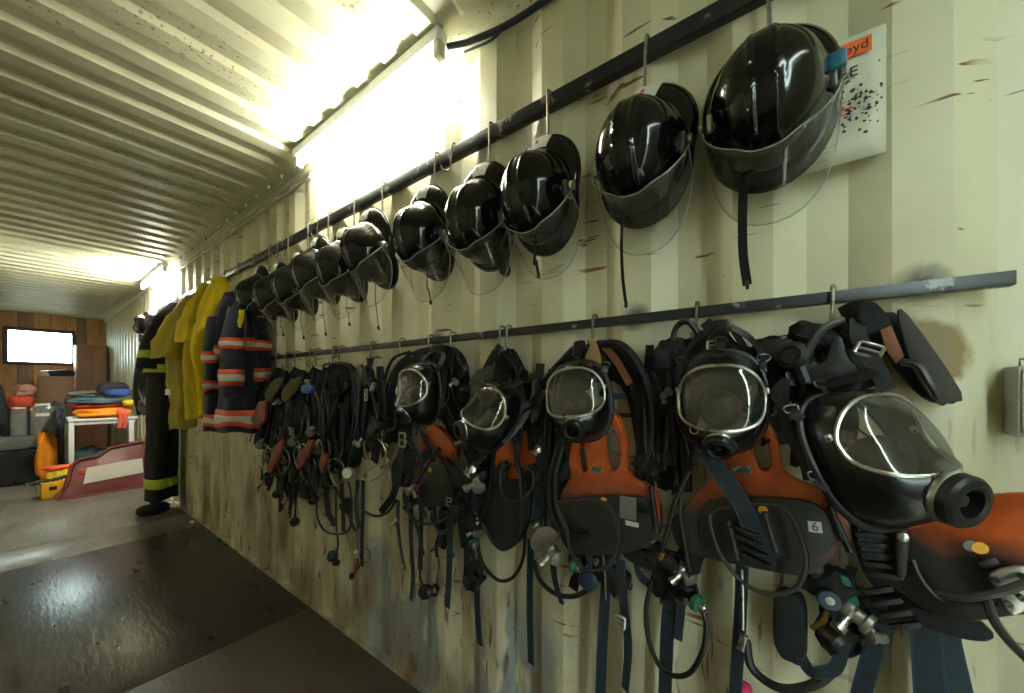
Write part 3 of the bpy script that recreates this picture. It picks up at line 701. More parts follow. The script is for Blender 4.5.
def mask_proto():
    root = T('breathing_mask', 'x', 'mask', (0, 0, 0), 'breathing masks on the lower rail')
    bm, bv = mask_mesh()
    body = root.part('face_piece', bm, 'rubber_gloss', sharp=60, solid=0.003)
    root.part('visor', bv, 'visor_mask', sharp=60)
    ol = visor_outline()
    bm = NB(); sweep(bm, [V((x, mf(x, z)+0.001, z)) for x, z in ol], 0.0038, 8, True); rim = root.part('visor_rim', bm, 'steel')
    for s in (-1, 1):
        bm = NB(); x, z = s*0.083, 0.03; box(bm, (x-0.007, mf(x, z)-0.006, z-0.006), (x+0.007, mf(x, z)+0.006, z+0.006), 0.002); root.part('rim_clamp', bm, 'steel', rim)
    # seal flange
    bm = NB(); n = 64
    loop = [V((MA*1.01*math.copysign(abs(math.cos(2*math.pi*i/n))**0.8, math.cos(2*math.pi*i/n)), 0.0, MB_*1.01*math.copysign(abs(math.sin(2*math.pi*i/n))**0.8, math.sin(2*math.pi*i/n)))) for i in range(n)]
    sweep(bm, loop, 0.007, 8, True); root.part('face_seal', bm, 'rubber', body)
    # inner nose cup with its valve
    bm = NB(); pillow(bm, (0, 0.035, -0.012), 0.042, 0.042, 0.040, None, 0.9); nc = root.part('nose_cup', bm, 'rubber')
    bm = NB(); lathe(bm, [(0.013, 0), (0.013, 0.005), (0.006, 0.006), (0.005, 0.003)], (0, 0.076, -0.004), (0, 1, 0.1), 16); root.part('inner_valve', bm, 'wire_grey', nc)
    # breathing port on the chin
    ax = V((0, 1, -0.62)); o = V((0, mf(0, -0.080)-0.018, -0.080))
    bm = NB(); lathe(bm, [(0.028, -0.01), (0.031, 0.004), (0.031, 0.016), (0.028, 0.020), (0.021, 0.022), (0.017, 0.020), (0.016, 0.004), (0.002, 0.003)], o, ax, 28); pt = root.part('breathing_port', bm, 'rubber')
    bm = NB(); lathe(bm, [(0.0315, -0.002), (0.0325, 0.0), (0.0325, 0.004), (0.0315, 0.006)], o, ax, 28, False); root.part('port_ring', bm, 'steel', pt)
    bm = NB(); lathe(bm, [(0.007, 0.0), (0.007, 0.010), (0.002, 0.011)], o+ax.normalized()*0.003, ax, 12); root.part('port_pin', bm, 'wire_grey', pt)
    # head harness: straps from five lugs up to a crown plate
    crown = V((0, -0.045, 0.175))
    for (x, z) in ((0.0, 0.118), (0.078, 0.075), (-0.078, 0.075), (0.086, -0.045), (-0.086, -0.045)):
        p0 = V((x, 0.008, z)); p1 = V((x*1.06, -0.004, z+0.024)); p2 = V((x*0.75, -0.045, (z+crown.z)/2+0.02))
        bm = NB(); ribbon(bm, spline([p0, p1, p2, crown+V((x*0.25, 0, 0))], 6), 0.017, 0.003, (x*6, 0.6, 0.2)); s_ = root.part('head_strap', bm, 'rubber')
        bm = NB(); q = p1+V((0, 0.004, 0)); mt = frame(q, (x*4, 1, 0))
        lp = [mt @ V(k) for k in ((-0.010, -0.006, 0), (0.010, -0.006, 0), (0.010, 0.006, 0), (-0.010, 0.006, 0))]
        sweep(bm, spline(lp, 3, True), 0.0016, 6, True); root.part('strap_buckle', bm, 'steel_dark', s_)
    bm = NB(); pillow(bm, crown, 0.020, 0.004, 0.018, None, 0.5); root.part('crown_plate', bm, 'rubber')
    return root.o
mp = mask_proto(); first = [True]
def mask(u, v, c, yaw, pitch, roll, label, sc=1.0):
    R_ = Matrix.Rotation(math.radians(90+yaw), 3, 'Z') @ Matrix.Rotation(math.radians(pitch), 3, 'X') @ Matrix.Rotation(math.radians(roll), 3, 'Y')
    o = mp if first[0] else copy_tree(mp); first[0] = False
    o.location = Q(u, v, c)-R_ @ V((0, 0.095, 0.018))*sc; o.rotation_euler = R_.to_euler(); o.scale = (sc,)*3
    for ch in o.children:
        if ch.name.split('.')[0] == 'breathing_port': ch.scale = (1, 1, 1); ch.location = (0, 0, 0)
    o['label'] = label; return o

# ------------------------------------------------------------------ breathing apparatus sets on the lower rail
plate_mat('plate_b', 1.02, 1.14); plate_mat('plate_c', 0.98, 1.11); plate_mat('plate_d', 0.9, 1.0); plate_mat('plate_e', 0.98, 1.08); plate_mat('plate_a', 1.06, 1.11); plate_mat('plate_far', 0.9, 1.0)
GRP = 'breathing sets on the lower rail'
def hook_low(u, label, drop=0.055):
    p = Q(u, 330, RC); s_hook(p.y, RL1, max(drop, 0.078), label, 'hooks on the lower rail', bend=0.003, r=0.0038)
def BA(u, label): return T('breathing_apparatus', label, 'breathing apparatus', (XW-0.03, Q(u, 330, RC).y, RL1-0.06), GRP)
def valve(t, u, v, c, ax=(-0.6, -0.5, -0.4), s=1.0, knob=None, name='valve_block'):
    "machined cylinder valve: body, side stub, optional coloured knob"
    o = Q(u, v, c); a = V(ax).normalized()
    bm = NB(); lathe(bm, [(0.016*s, -0.03*s), (0.021*s, -0.022*s), (0.021*s, 0.0), (0.016*s, 0.006*s), (0.016*s, 0.02*s), (0.023*s, 0.024*s), (0.023*s, 0.034*s), (0.010*s, 0.037*s)], o, a, 18)
    b_ = t.part(name, bm, 'silver_body')
    sd = a.orthogonal().normalized()
    bm = NB(); lathe(bm, [(0.010*s, 0), (0.010*s, 0.03*s), (0.014*s, 0.032*s), (0.014*s, 0.045*s), (0.004*s, 0.046*s)], o+sd*0.008*s, sd, 14); t.part('valve_outlet', bm, 'steel', b_)
    if knob:
        k = Q(*knob[:3]); ka = V(knob[3]).normalized(); kr = knob[4]
        bm = NB(); n = 24; prof = [(kr*0.8, -0.008), (kr, -0.005), (kr, 0.007), (kr*0.75, 0.010)]
        lathe(bm, prof, k, ka, n); kn = t.part('hand_wheel', bm, 'green_knob', b_)
        bm = NB(); lathe(bm, [(kr*0.5, 0.008), (kr*0.5, 0.022), (kr*0.38, 0.025), (0.002, 0.025)], k, ka, 14); t.part('wheel_hub', bm, 'steel', kn)
    return b_
def lung_demand(t, u, v, c, r=0.03, ax=(-0.7, -0.3, -0.3), m='rubber'):
    o = Q(u, v, c)
    bm = NB(); lathe(bm, [(r*0.5, -r*0.8), (r*0.95, -r*0.5), (r, 0), (r*0.9, r*0.35), (r*0.55, r*0.5), (r*0.5, r*0.3), (0.002, r*0.3)], o, ax, 22); b_ = t.part('demand_valve', bm, m)
    bm = NB(); lathe(bm, [(r*0.3, 0), (r*0.3, r*0.9), (r*0.22, r)], o, V(ax).orthogonal(), 14); t.part('valve_neck', bm, 'rubber_gloss', b_)
    return b_
def gauge(t, u, v, c, r, ax=(-1, -0.5, 0.1), m='silver_body'):
    o = Q(u, v, c); bm = NB(); lathe(bm, [(r*0.7, -r*0.5), (r, -r*0.35), (r, r*0.2), (r*0.9, r*0.3), (0.002, r*0.32)], o, ax, 24); g = t.part('pressure_gauge', bm, m)
    k_ = 0.4 if m == 'blue_cap' else 0.82
    bm = NB(); lathe(bm, [(r*k_, r*0.3), (r*k_, r*0.38), (0.002, r*0.38)], o, ax, 24); t.part('gauge_glass', bm, 'steel' if m == 'blue_cap' else 'sticker_white', g); return g
def buckle(t, u, v, c, w_, h_, m='steel', parent=None, tilt=0.0, r=0.0032):
    o = Q(u, v, c); bm = NB(); mt = wallface(o, tilt)
    lp = [mt @ V(k) for k in ((-w_/2, -h_/2, 0), (w_/2, -h_/2, 0), (w_/2, h_/2, 0), (-w_/2, h_/2, 0))]
    path = []
    for i in range(4):
        a_, b_ = lp[i], lp[(i+1) % 4]; path += [a_.lerp(b_, 0.1), a_.lerp(b_, 0.9)]
    sweep(bm, path, r, 6, True); sweep(bm, [mt @ V((-w_/2, 0, 0)), mt @ V((w_/2, 0, 0))], r*0.8, 6)
    return t.part('buckle', bm, m, parent)
def sticker(t, u, v, c, w_, h_, txt, parent, m='sticker_white', ink='ink', size=0.012, tilt=0.0):
    o = Q(u, v, c); mt = wallface(o, tilt); bm = NB(); box(bm, (-w_/2, -h_/2, -0.0006), (w_/2, h_/2, 0.0004), 0, mt); s_ = t.part('name_label', bm, m, parent)
    if txt:
        bm = NB(); text_bm(bm, txt, size, mt @ Matrix.Translation((0, 0, 0.001))); t.part('lettering', bm, ink, parent)
    return s_
def slots(t, pts, n, c, w_, m='rubber', parent=None):
    "row of parallel plastic bars of a strap adjuster"
    a_, b_, = Q(*pts[0], c), Q(*pts[1], c)
    for k in range(n):
        p = a_.lerp(b_, k/(n-1)); bm = NB(); mt = wallface(p, pts[2]); box(bm, (-w_/2, -0.005, -0.004), (w_/2, 0.005, 0.006), 0.002, mt); t.part('adjuster_bar', bm, m, parent)

def clutter(t, u0, v0, u1, v1, c0, c1, seed, straps=3, hoses=2, pads=2, metal=0, sc=1.0):
    "slack straps, thin hoses, buckles and pads bunched up inside a patch of wall"
    rg = random.Random(seed); U = lambda f: u0+(u1-u0)*f; Vv = lambda f: v0+(v1-v0)*f; cc = lambda: rg.uniform(c0, c1)
    for k in range(straps):
        a_, d_ = rg.uniform(0.1, 0.9), rg.uniform(-0.35, 0.35); y0_ = rg.uniform(0, 0.3); y1_ = rg.uniform(0.65, 1.0)
        t.strap('harness_strap', [(U(a_+d_*f+0.08*rg.uniform(-1, 1)), Vv(y0_+(y1_-y0_)*f), cc()) for f in (0, 0.35, 0.7, 1)], rg.uniform(0.016, 0.034)*sc, rg.choice(('fabric_black', 'webbing', 'rubber', 'fabric_black')), twist=rg.uniform(-1.2, 1.2), nrm=(-1, rg.uniform(-0.6, 0.2), 0))
    for k in range(hoses):
        a_, b_ = rg.uniform(0.0, 0.9), rg.uniform(0.1, 1.0)
        t.hose('air_hose', [(U(a_), Vv(rg.uniform(0, 0.2)), cc()), (U((a_+b_)/2+0.2*rg.uniform(-1, 1)), Vv(rg.uniform(0.3, 0.6)), cc()+0.02), (U(b_), Vv(rg.uniform(0.7, 0.95)), cc())], rg.uniform(0.004, 0.0075)*sc, rg.choice(('rubber', 'wire_grey', 'rubber')))
    for k in range(pads): t.pad('harness_pad', U(rg.uniform(0.15, 0.85)), Vv(rg.uniform(0.1, 0.9)), cc(), 0.02*sc, rg.uniform(0.02, 0.04)*sc, rg.uniform(0.025, 0.05)*sc, rg.choice(('fabric_black', 'rubber')), rot=rg.uniform(-0.6, 0.6), wob=0.5, seed=seed+k)
    for k in range(metal):
        u_, v_ = U(rg.random()), Vv(rg.random())
        if k % 2: buckle(t, u_, v_, c1+0.01, 0.024*sc, 0.018*sc, 'steel_dark', tilt=rg.uniform(-1, 1), r=0.0022*sc)
        else: valve(t, u_, v_, c1+0.005, (rg.uniform(-0.4, 0.1), rg.uniform(-1, 1), rg.uniform(-1, 0.5)), 0.5*sc)
# ---- set A: nearest the rail end
hook_low(833, 'steel hook at the rail end holding the sideways grey backplate set', 0.05)
t = BA(833, 'breathing set with sideways grey backplate, silver bracket and mask facing the door end')
pl = [Q(u, v, c) for u, v, c in ((852, 512, 0.06), (893, 500, 0.07), (905, 520, 0.09), (955, 505, 0.115), (1000, 494, 0.13), (1060, 500, 0.15), (1085, 560, 0.15), (1060, 605, 0.145), (1005, 618, 0.13), (960, 622, 0.12), (925, 610, 0.10), (895, 590, 0.08), (876, 590, 0.07), (858, 560, 0.06))]
bm = NB(); plate(bm, pl, (), back=(0.028, -0.004, -0.004), bev=0.006); bp_ = t.part('backplate', bm, 'plate_a', label='sooty grey backplate with an orange upper edge')
# raised central boss, edge rib
bm = NB(); sweep(bm, spline(W([(906, 528, 0.096), (940, 521, 0.115), (985, 512, 0.133), (1030, 506, 0.15)]), 6), 0.0035, 6); t.part('edge_rib', bm, 'plate_a', bp_)
bm = NB(); sweep(bm, spline(W([(912, 560, 0.10), (925, 585, 0.11), (950, 605, 0.125), (1000, 606, 0.14)]), 6), 0.004, 6); t.part('edge_rib', bm, 'plastic_grey', bp_)
for (u, v, rr, mm) in ((971, 546, 0.009, 'sticker_grey'), (980, 548, 0.0095, 'yellow_dot')):
    o = Q(u, v, 0.132); bm = NB(); lathe(bm, [(rr, -0.002), (rr, 0.001), (0.001, 0.0012)], o, (-1, -0.12, -0.05), 18); t.part('maker_badge', bm, mm, bp_)
bm = NB(); plate(bm, [Q(u, v, 0.142) for u, v in ((976, 562), (996, 557), (1003, 567), (984, 574))], (), th=0.012, bev=0.003); t.part('latch_block', bm, 'rubber', bp_)
bm = NB(); plate(bm, [Q(u, v, 0.155) for u, v in ((990, 574), (1030, 566), (1046, 596), (1016, 616), (1004, 606), (998, 592))], (), th=0.008, bev=0.003); br = t.part('cylinder_bracket', bm, 'steel', bp_, 'bright metal cylinder bracket')
for u, v in ((995, 580), (1008, 604), (1022, 576), (1022, 598)):
    bm = NB(); lathe(bm, [(0.005, 0), (0.005, 0.003), (0.002, 0.003), (0.002, 0.001)], Q(u, v, 0.157), (-1, 0, 0), 12); t.part('bracket_bolt', bm, 'steel_dark', br)
t.hose('handle_loop', [(938, 593, 0.16), (965, 597, 0.175), (1000, 592, 0.18), (1035, 580, 0.17)], 0.0065, 'wire_grey'); t.hose('handle_loop', [(986, 596, 0.175), (994, 620, 0.175), (1010, 642, 0.17), (1030, 662, 0.16)], 0.006, 'wire_grey')
slots(t, ((872, 535), (884, 575), 0.15), 5, 0.085, 0.05, 'rubber'); slots(t, ((878, 590), (905, 625), 0.5), 4, 0.08, 0.045, 'rubber')
t.strap('waist_webbing', [(878, 480, 0.07), (876, 505, 0.08), (874, 535, 0.085), (880, 560, 0.085)], 0.045)
bm = NB(); plate(bm, [Q(u, v, 0.11) for u, v in ((893, 520), (902, 515), (909, 530), (907, 575), (898, 578), (896, 545))], (), th=0.02, bev=0.004); sl_ = t.part('slider_arm', bm, 'plastic_grey')
bm = NB(); lathe(bm, [(0.008, 0), (0.008, 0.008), (0.003, 0.01)], Q(902, 536, 0.112), (-1, 0, 0), 14); t.part('slider_screw', bm, 'steel', sl_)
t.strap('waist_strap', [(920, 605, 0.06), (926, 640, 0.06), (930, 700, 0.06), (934, 760, 0.06)], 0.042, twist=0.2); t.strap('waist_strap', [(940, 600, 0.05), (950, 650, 0.05), (962, 700, 0.05), (972, 750, 0.05)], 0.034, twist=-0.4)
t.strap('waist_strap', [(884, 610, 0.04), (876, 640, 0.045), (862, 690, 0.045), (850, 740, 0.045)], 0.03, twist=0.5)
t.pad('lumbar_pad', 893, 607, 0.045, 0.02, 0.045, 0.03, 'fabric_black', rot=-0.3)
t.pad('lumbar_pad', 930, 615, 0.05, 0.02, 0.07, 0.02, 'fabric_black', rot=0.1)
# shoulder harness bundle under the hook
t.part('shoulder_harness', plate(NB(), [Q(u, v, 0.05) for u, v in ((838, 318), (862, 308), (880, 312), (905, 318), (960, 392), (948, 404), (925, 398), (900, 372), (880, 350), (868, 385), (850, 420), (815, 425), (800, 395), (808, 360), (822, 340))], (), th=0.03, bev=0.008), 'fabric_black')
t.part('harness_flap', plate(NB(), [Q(u, v, 0.075) for u, v in ((898, 318), (908, 314), (962, 392), (950, 402), (938, 404), (915, 372))], (), th=0.008, bev=0.002), 'flap_grey')
t.part('harness_flap', plate(NB(), [Q(u, v, 0.072) for u, v in ((876, 318), (890, 322), (905, 356), (896, 364), (886, 350))], (), th=0.006, bev=0.002), 'rust_brown')
t.strap('shoulder_strap', [(842, 316, 0.06), (856, 310, 0.085), (868, 312, 0.09), (880, 330, 0.085)], 0.036, 'fabric_black'); buckle(t, 869, 350, 0.11, 0.036, 0.022, tilt=-0.4)
t.strap('shoulder_strap', [(858, 318, 0.08), (860, 340, 0.10), (875, 365, 0.115), (888, 390, 0.12)], 0.024, 'rubber')
t.hose('air_hose', [(843, 320, 0.07), (822, 330, 0.09), (808, 352, 0.10), (802, 382, 0.095), (806, 405, 0.09)], 0.008, 'wire_grey')
t.hose('air_hose', [(902, 362, 0.09), (918, 366, 0.10), (930, 384, 0.10), (938, 398, 0.09)], 0.0065, 'wire_grey')
t.hose('corrugated_hose', [(800, 368, 0.10), (806, 385, 0.105), (804, 398, 0.10)], 0.012)
lung_demand(t, 793, 356, 0.09, 0.032, (-0.8, 0.2, 0.1), 'rubber'); t.pad('harness_pad', 775, 350, 0.05, 0.025, 0.04, 0.03, 'rubber', wob=0.4); t.pad('harness_pad', 820, 338, 0.05, 0.025, 0.05, 0.025, 'fabric_black', rot=0.5, wob=0.4)
t.part('mask_bib', plate(NB(), [Q(u, v, 0.10) for u, v in ((832, 340), (842, 338), (850, 362), (872, 372), (878, 384), (850, 392), (815, 384), (808, 372), (826, 360))], (), th=0.006, bev=0.002), 'rubber')
t.strap('neck_strap', [(804, 418, 0.09), (802, 400, 0.115), (825, 386, 0.13), (858, 378, 0.135), (872, 370, 0.125)], 0.026, 'rubber', nrm=(-0.6, 0, 0.8)); buckle(t, 815, 418, 0.12, 0.03, 0.034, 'rubber', tilt=0.2, r=0.005)
t.strap('shoulder_strap', [(808, 420, 0.06), (806, 450, 0.06), (812, 480, 0.06)], 0.03, 'fabric_black'); t.strap('shoulder_strap', [(822, 425, 0.07), (830, 455, 0.075), (826, 500, 0.06)], 0.02, 'fabric_black')
t.part('name_tab', plate(NB(), [Q(u, v, 0.085) for u, v in ((786, 402), (792, 400), (793, 420), (787, 421))], (), th=0.003), 'tan_leather')
t.hose('air_hose', [(746, 640, 0.05), (752, 668, 0.06), (780, 688, 0.07), (815, 684, 0.07), (840, 660, 0.06), (848, 630, 0.06)], 0.0095)
gauge(t, 829, 600, 0.09, 0.019, (-1, -0.2, 0.15), 'blue_cap'); lung_demand(t, 842, 640, 0.07, 0.04, (-0.7, -0.5, -0.3), 'rubber_gloss'); valve(t, 852, 612, 0.07, (-0.3, -0.8, -0.4), 0.9)
t.hose('hose_fitting', [(828, 612, 0.08), (822, 622, 0.08), (812, 628, 0.075)], 0.006, 'brass'); t.strap('waist_strap', [(838, 612, 0.075), (842, 640, 0.09), (835, 668, 0.09), (812, 672, 0.08), (800, 655, 0.06)], 0.022, twist=0.4)
bm = NB(); plate(bm, [Q(u, v, 0.075) for u, v in ((840, 575), (848, 578), (860, 605), (850, 608))], (), th=0.004); t.part('green_tag', bm, 'green_knob')
t.ring('ring_buckle', [(938, 635, 0.04), (956, 628, 0.04), (957, 615, 0.04), (942, 618, 0.04)], 0.003, 'steel_dark')
clutter(t, 772, 345, 855, 470, 0.03, 0.085, 41, 7, 3, 4, 2); clutter(t, 800, 560, 880, 650, 0.03, 0.06, 42, 4, 2, 2, 1)
mk = mask(908, 432, 0.23, 42, 24, 5, 'open breathing mask with wide clear visor, propped on the sideways grey backplate', 1.0)
PO = V((0, mf(0, -0.080)-0.018, -0.080))
for ch in mk.children:
    if ch.name.split('.')[0] == 'breathing_port': ch.scale = (1.22,)*3; ch.location = PO*(1-1.22)+V((0, 0.004, 0))

# ---- set B
hook_low(697, 'steel hook holding the set whose plate bears the 6 tag')
t = BA(697, 'breathing set with orange-topped backplate, 6 tag and wire loop handle')
holeB = [Q(u, v, 0.075) for u, v in ((757, 432), (766, 440), (771, 456), (770, 468), (762, 470), (756, 462), (752, 446))]
pl = [Q(u, v, 0.075) for u, v in ((738, 446), (752, 424), (764, 418), (774, 430), (780, 450), (784, 470), (800, 482), (838, 500), (852, 540), (838, 550), (820, 570), (796, 576), (740, 566), (694, 556), (676, 545), (672, 520), (692, 500), (712, 474))]
bm = NB(); plate(bm, pl, [holeB], th=0.03, bev=0.004); bp_ = t.part('backplate', bm, 'plate_b', label='orange and sooty grey backplate')
bm = NB(); plate(bm, [Q(u, v, 0.085) for u, v in ((700, 512), (722, 498), (800, 500), (830, 516), (836, 538), (812, 560), (742, 556), (704, 545))], (), th=0.012, bev=0.004); t.part('plate_boss', bm, 'plastic_grey', bp_)
sticker(t, 741, 470, 0.0765, 0.040, 0.017, 'GKK', bp_, 'sticker_grey', size=0.016, tilt=0.12); sticker(t, 815, 527, 0.0865, 0.022, 0.022, '6', bp_, 'sticker_white', 'ink_blue', 0.024, 0.1)
bm = NB(); lathe(bm, [(0.009, 0), (0.009, 0.003), (0.001, 0.004)], Q(763, 510, 0.087), (-1, 0, 0), 18); t.part('yellow_badge', bm, 'yellow_dot', bp_)
for u0, v0, u1, v1 in ((826, 498, 838, 510), (836, 520, 850, 552), (830, 506, 842, 540)):
    bm = NB(); sweep(bm, W([(u0, v0, 0.09), (u1, v1, 0.09)]), 0.006, 8); t.part('plate_latch', bm, 'rubber', bp_)
t.hose('handle_loop', [(712, 512, 0.11), (740, 505, 0.125), (772, 504, 0.125), (790, 515, 0.125), (802, 540, 0.125), (806, 565, 0.12), (796, 588, 0.115), (770, 594, 0.11), (745, 584, 0.11), (724, 560, 0.11), (713, 535, 0.105)], 0.0048, 'wire_grey', closed=True)
t.strap('waist_strap', [(704, 450, 0.115), (722, 475, 0.125), (742, 505, 0.13), (752, 530, 0.125), (762, 556, 0.11)], 0.036); slots(t, ((744, 530), (756, 560), -0.25), 4, 0.125, 0.05, 'rubber'); 
bm = NB(); sweep(bm, W([(728, 520, 0.125), (738, 560, 0.12)]), 0.006, 8); sweep(bm, W([(764, 512, 0.125), (776, 552, 0.12)]), 0.006, 8); t.part('adjuster_frame', bm, 'plastic_grey')
t.pad('lumbar_pad', 790, 625, 0.05, 0.018, 0.03, 0.075, 'fabric_black', e=0.5, wob=0.1)
t.strap('waist_strap', [(742, 566, 0.06), (741, 600, 0.06), (738, 650, 0.06), (733, 720, 0.06)], 0.026, twist=0.3)
t.hose('strap_pin', [(742, 570, 0.075), (743, 600, 0.075), (743, 630, 0.075)], 0.0025, 'steel'); bm = NB(); box(bm, (-0.007, -0.018, -0.004), (0.007, 0.018, 0.004), 0.002, wallface(Q(742, 642, 0.075), -0.2)); t.part('metal_clip', bm, 'steel')
t.strap('waist_strap', [(672, 590, 0.05), (668, 620, 0.05), (666, 660, 0.05), (664, 730, 0.05)], 0.034, twist=0.2); t.strap('waist_strap', [(682, 600, 0.055), (680, 620, 0.06), (678, 640, 0.06)], 0.02)
t.hose('air_hose', [(690, 470, 0.09), (676, 500, 0.09), (668, 530, 0.085), (660, 556, 0.08)], 0.006); t.hose('air_hose', [(686, 470, 0.08), (680, 505, 0.085), (684, 540, 0.085), (690, 572, 0.08)], 0.005)
bm = NB(); lathe(bm, [(0.007, 0), (0.007, 0.02), (0.005, 0.022)], Q(662, 552, 0.083), Q(659, 562, 0.08)-Q(662, 552, 0.083), 12); t.part('brass_fitting', bm, 'brass')
lung_demand(t, 668, 563, 0.075, 0.028, (-0.8, 0.2, 0.3), 'rubber_gloss'); lung_demand(t, 684, 590, 0.07, 0.034, (-0.8, -0.2, -0.4), 'rubber_gloss')
valve(t, 684, 572, 0.07, (-0.4, -0.6, -0.3), 0.8, (697, 603, 0.085, (-0.45, -0.85, -0.15), 0.021))
t.hose('air_hose', [(652, 580, 0.06), (646, 610, 0.065), (650, 645, 0.07), (665, 672, 0.07), (688, 674, 0.07), (703, 650, 0.07), (706, 622, 0.065), (700, 606, 0.06)], 0.0062)
t.part('shoulder_harness', plate(NB(), [Q(u, v, 0.03) for u, v in ((660, 350), (688, 338), (700, 330), (716, 330), (740, 345), (775, 370), (788, 400), (785, 440), (770, 440), (755, 415), (700, 415), (690, 470), (672, 490), (654, 480), (652, 400))], (), th=0.022, bev=0.006), 'fabric_black')
t.hose('air_hose', [(700, 336, 0.05), (688, 322, 0.06), (676, 328, 0.06), (672, 350, 0.06), (670, 400, 0.055), (664, 470, 0.055)], 0.007, 'rubber'); t.strap('shoulder_strap', [(705, 322, 0.06), (712, 330, 0.075), (716, 345, 0.085)], 0.026, 'fabric_black'); buckle(t, 715, 345, 0.095, 0.03, 0.02)
t.strap('shoulder_strap', [(722, 330, 0.05), (735, 345, 0.07), (755, 352, 0.08), (764, 372, 0.08)], 0.014, 'rubber', nrm=(-0.6, 0, 0.8)); t.strap('shoulder_strap', [(766, 360, 0.05), (776, 400, 0.05), (778, 440, 0.045)], 0.03, 'fabric_black')
t.pad('harness_pad', 668, 385, 0.045, 0.02, 0.03, 0.075, 'fabric_black', wob=0.3); t.pad('harness_pad', 672, 350, 0.05, 0.02, 0.03, 0.03, 'fabric_black', wob=0.4)
t.strap('shoulder_strap', [(650, 345, 0.03), (646, 400, 0.04), (648, 460, 0.04), (655, 520, 0.04)], 0.022, 'fabric_black')
clutter(t, 652, 345, 692, 500, 0.03, 0.07, 43, 6, 3, 3, 1); clutter(t, 760, 355, 792, 450, 0.03, 0.06, 44, 4, 1, 2, 1); clutter(t, 652, 550, 700, 620, 0.03, 0.06, 45, 3, 2, 3, 1)
mask(719, 398, 0.20, 6, -4, 0, 'breathing mask hanging upright on the set with the 6 tag', 0.97)
p = Q(694, 430, 0.205); o = obj('key_ring', sweep(NB(), [p+V((0, 0.008*math.cos(a), 0.008*math.sin(a))) for a in [k*2*math.pi/14 for k in range(14)]], 0.0016, 6, True), 'brass', org=p); o.location = p; tag(o, 'small brass ring on the visor of the set with the 6 tag', 'ring')

# ---- set C
hook_low(594, 'steel hook holding the set with the tan leather strip', 0.05)
t = BA(594, 'breathing set with orange two-hole plate neck and silver data sticker')
h1 = [Q(u, v, 0.075) for u, v in ((602, 428), (610, 424), (616, 434), (620, 452), (618, 468), (610, 471), (605, 455))]
h2 = [Q(u, v, 0.075) for u, v in ((582, 440), (588, 470), (582, 474), (577, 466), (576, 452))]
pl = [Q(u, v, 0.075) for u, v in ((578, 420), (596, 406), (612, 412), (620, 424), (626, 445), (625, 470), (640, 482), (656, 494), (660, 530), (648, 544), (632, 552), (590, 556), (566, 548), (558, 525), (560, 495), (570, 478), (568, 460), (572, 440))]
bm = NB(); plate(bm, pl, [h1, h2], th=0.03, bev=0.004); bp_ = t.part('backplate', bm, 'plate_c', label='orange and sooty grey backplate')
bm = NB(); plate(bm, [Q(u, v, 0.086) for u, v in ((572, 500), (620, 496), (648, 500), (652, 528), (634, 544), (588, 546), (568, 530))], (), th=0.012, bev=0.004); t.part('plate_boss', bm, 'plastic_grey', bp_)
sticker(t, 597, 470, 0.0765, 0.030, 0.020, 'GKK', bp_, 'sticker_grey', size=0.014); sticker(t, 628, 508, 0.0875, 0.045, 0.06, None, bp_, 'sticker_grey'); sticker(t, 632, 524, 0.0885, 0.035, 0.012, None, bp_, 'sticker_white')
bm = NB(); box(bm, (-0.008, -0.004, 0), (0.008, 0.004, 0.002), 0.0, wallface(Q(604, 499, 0.0875))); t.part('yellow_badge', bm, 'yellow_dot', bp_)
bm = NB(); sweep(bm, W([(651, 486, 0.09), (657, 530, 0.09)]), 0.007, 8); t.part('plate_latch', bm, 'rubber', bp_); bm = NB(); box(bm, (-0.015, -0.014, 0), (0.015, 0.014, 0.01), 0.003, wallface(Q(645, 507, 0.088))); t.part('plate_latch', bm, 'rubber', bp_)
t.hose('handle_loop', [(557, 504, 0.11), (575, 500, 0.12), (597, 500, 0.125), (612, 512, 0.125), (618, 535, 0.125), (613, 560, 0.12), (600, 570, 0.115), (583, 568, 0.115), (570, 550, 0.115), (566, 525, 0.11)], 0.005, 'wire_grey', closed=True)
t.hose('air_hose', [(560, 440, 0.10), (551, 470, 0.105), (549, 500, 0.105), (556, 525, 0.105), (575, 536, 0.10), (590, 535, 0.09)], 0.007); t.hose('air_hose', [(563, 445, 0.10), (556, 475, 0.11), (556, 505, 0.115), (566, 530, 0.11)], 0.005, 'wire_grey')
t.strap('shoulder_strap', [(548, 400, 0.06), (545, 440, 0.075), (540, 480, 0.075), (536, 530, 0.07)], 0.042, 'webbing'); t.strap('shoulder_strap', [(538, 380, 0.04), (534, 430, 0.05), (533, 490, 0.05)], 0.03, 'fabric_black')
bm = NB(); plate(bm, [Q(u, v, 0.115) for u, v in ((530, 545), (532, 536), (540, 528), (550, 527), (558, 535), (554, 543), (545, 550), (535, 552))], (), back=(0.02, 0.004, -0.006), bev=0.003); vb = t.part('valve_cover', bm, 'silver_body')
valve(t, 553, 552, 0.09, (-0.4, -0.7, -0.2), 1.0, (575, 565, 0.10, (-0.4, -0.9, -0.1), 0.021)); valve(t, 540, 530, 0.08, (-0.3, 0.5, 0.7), 0.8)
bm = NB(); lathe(bm, [(0.022, -0.005), (0.028, -0.002), (0.028, 0.006), (0.022, 0.010), (0.002, 0.010)], Q(588, 580, 0.08), (-1, -0.2, 0), 24); t.part('dust_cap', bm, 'blue_cap', label='round blue dust cap')
t.strap('dust_cap_tether', [(590, 553, 0.07), (590, 565, 0.078), (589, 575, 0.082)], 0.014, 'blue_cap')
t.hose('air_hose', [(534, 560, 0.05), (540, 580, 0.06), (556, 594, 0.07), (575, 596, 0.07), (590, 588, 0.07)], 0.0075)
